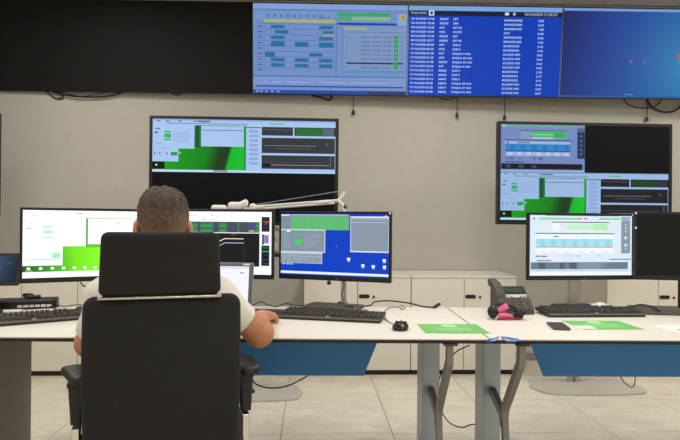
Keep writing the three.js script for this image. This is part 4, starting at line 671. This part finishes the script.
  const shirt = surf((p) => { let d = shirtF(p) + 0.003 * Math.sin(p.y * 46 + p.x * 30) * Math.sin(p.x * 38 - p.z * 25); d = Math.max(d, p.y - 1.0); d = Math.max(d, 0.53 - p.y);
    if (p.x > 0.15) d = Math.max(d, (p.x - slR.x) * nR.x + (p.y - slR.y) * nR.y + (p.z - slR.z) * nR.z); if (p.x < -0.15) d = Math.max(d, (p.x - slL.x) * nL.x + (p.y - slL.y) * nL.y + (p.z - slL.z) * nL.z); return d; }, [-0.36, 0.48, -0.42], [0.36, 1.06, 0.06], 96);
  mesh('t_shirt', shirt, M.shirt, t);
  const trB = field(infl([...legs, torso[4]], 0.012), 0.03), trousers = surf((p) => Math.max(trB(p), p.y - 0.6, 0.1 - p.y), [-0.3, 0.05, -0.75], [0.3, 0.7, 0.0], 80);
  mesh('trousers', trousers, M.trousers, t);
  for (const a of [ankL, ankR]) mesh('shoe', surf(field([[V3(a.x, 0.045, a.z + 0.04), V3(a.x, 0.04, a.z - 0.14), 0.042, 0.04], [V3(a.x, 0.09, a.z), V3(a.x, 0.05, a.z), 0.045, 0.045]], 0.03), [a.x - 0.1, -0.02, a.z - 0.24], [a.x + 0.1, 0.18, a.z + 0.14], 40), M.shoe, t);
  // hair: a longer tousled top over closely clipped sides
  const sm = (a, b, x) => { const k = Math.max(0, Math.min(1, (x - a) / (b - a))); return k * k * (3 - 2 * k); };
  const hairG = surf((p) => { const x = p.x - head.x, y = p.y - head.y, z = p.z - head.z; const long = sm(0.015, 0.075, y), tuft = long * (0.016 * (fbm(x * 4 + 0.5 + y, z * 3 + 0.5, 16, 3, 61) - 0.5) + 0.006 * (fbm(x * 4 + 0.5, z * 1.2 + 0.5 - y, 64, 2, 33) - 0.5) + 0.005 * Math.exp(-((x + 0.035) ** 2 + (z - 0.01) ** 2) / 0.0004)); return Math.max(headField(p, false) - 0.0018 - 0.008 * long - tuft, -0.072 - 0.4 * x * x - y + 0.004 * Math.sin(x * 90), -z - 0.04 - 0.8 * Math.max(0, y), -z - 0.1); }, [head.x - 0.12, head.y - 0.12, head.z - 0.13], [head.x + 0.12, head.y + 0.14, head.z + 0.13], 110);
  { // clipped hair grows sparser towards the nape: single grains of hair over skin
    const a = hairG.attributes.position, col = new Float32Array(a.count * 3); for (let i = 0; i < a.count; i++) { const y = a.getY(i) - head.y, n = fbm(a.getX(i) * 4 + 0.5, y * 4 + 0.5, 16, 3, 8), dens = Math.min(1, Math.max(0.12, (y + 0.06 + (n - 0.5) * 0.06) / 0.11)), r = hash(Math.floor(a.getX(i) * 900), Math.floor(y * 900), Math.floor(a.getZ(i) * 300)); const m = fbm(a.getX(i) * 3 + 0.5, a.getZ(i) * 3 + 0.5 + y, 24, 3, 88), k = 0.35 + 1.7 * m * (0.6 + 0.8 * n); col.set(r < dens ? [0.06 * k, 0.042 * k, 0.029 * k] : [0.25, 0.15, 0.084], i * 3); } hairG.setAttribute('color', new THREE.BufferAttribute(col, 3)); }
  mesh('hair', hairG, new THREE.MeshStandardMaterial({ vertexColors: true, roughness: 0.7 }), t);
}

// ---------------------------------------------------------------- cables on the floor and wall
cableThing('black cable drooping to the floor behind the blue panel near the chair', [VP(243, 318.4, 2.66), VP(246, 350, 2.66), VP(254, 382, 2.66), VP(262, 386.5, 2.66), VP(275, 388, 2.66), VP(288, 385.6, 2.66), VP(300, 380, 2.66), VP(309, 374, 2.66), VP(316, 350, 2.66), VP(318, 318.4, 2.66)], 0.0032);
cableThing('black cable hanging between the two grey desk legs', [VP(470, 345, 2.8), VP(456, 352, 2.8), VP(444, 368, 2.8), VP(437, 390, 2.8), VP(441, 410, 2.8), VP(450, 423, 2.8), VP(462, 427.4, 2.8), VP(471, 424.6, 2.8), VP(480, 424, 2.8)], 0.003);
cableThing('thin black cable looping below the blue panel by the television stand', [VP(615, 318.4, 2.66), VP(617, 350, 2.66), VP(620.5, 376, 2.66), VP(626, 384, 2.66), VP(632.5, 387.2, 2.66), VP(634.6, 383, 2.66), VP(635, 350, 2.66), VP(636, 318.4, 2.66)], 0.0022);
{
  const wz = -WALL_Z - 0.012;
  const loops = [
    ['thick black cable loop hanging under the end of the black video panels', [[36, 82], [47, 92], [57, 98.5], [63, 97.5], [61, 93.5], [52, 90.5], [44, 86]], 0.006],
    ['long black cable sagging below the black video panels', [[40, 86], [62, 94.4], [85, 97], [105, 96.5], [120, 93], [130, 88]], 0.007],
    ['thin black cable sagging above the long cable under the black panels', [[60, 92], [82, 96.4], [100, 93.5], [116, 89]], 0.004],
    ['short black cable loop under the panel beside the schedule screen', [[165, 88], [171, 93], [178, 95], [183, 92], [186, 88]], 0.005],
    ['black cable bundle hanging below the schedule panel', [[308, 92], [314, 96], [322, 97.4], [328, 100], [332, 98], [328, 93]], 0.007],
    ['thin cable tuft below the blue table panel', [[436, 94], [442, 98.6], [449, 99.4], [455, 97], [457, 94]], 0.004],
    ['thin black cable arc below the blue desktop panel', [[622, 96], [628, 104.4], [640, 108], [654, 107], [661, 101], [663, 97]], 0.0045],
    ['thick black cable arc below the blue desktop panel', [[646, 98], [652, 107], [664, 112], [675, 110.6], [684, 103], [688, 97]], 0.008]];
  let layer = 0;
  for (const [label, pts, r] of loops) cableThing(label, pts.map((p) => RP(...p, wz - 0.016 * layer)), r, 'cables under the video wall'), layer = (layer + 1) % 3;
  for (const [x, y0, y1, label] of [[353.5, 90, 112, 'small hanging sensor lead below the schedule panel'], [457, 92, 115, 'small hanging sensor lead below the table panel beside the cable tuft'], [504.5, 93, 117, 'small hanging sensor lead below the table panel, above the television with three lit quarters'], [647, 95, 119, 'small hanging sensor lead below the blue desktop panel']]) {
    const p = RP(x, y1, wz - 0.01), t = thing('sensor_lead', label, 'cable', p, 0, 'hanging sensor leads'), top = RP(x + 0.6, y0, wz - 0.01).sub(p);
    mesh('cord', tube([[0, 0, 0], top.clone().multiplyScalar(0.5), top], 0.003, 16, 6), M.cable, t); mesh('tip', cyl(0.011, 0.013, 0.034, 0, -0.004, 0, 12), M.cable, t);
  }
}
renderer.render(scene, camera);
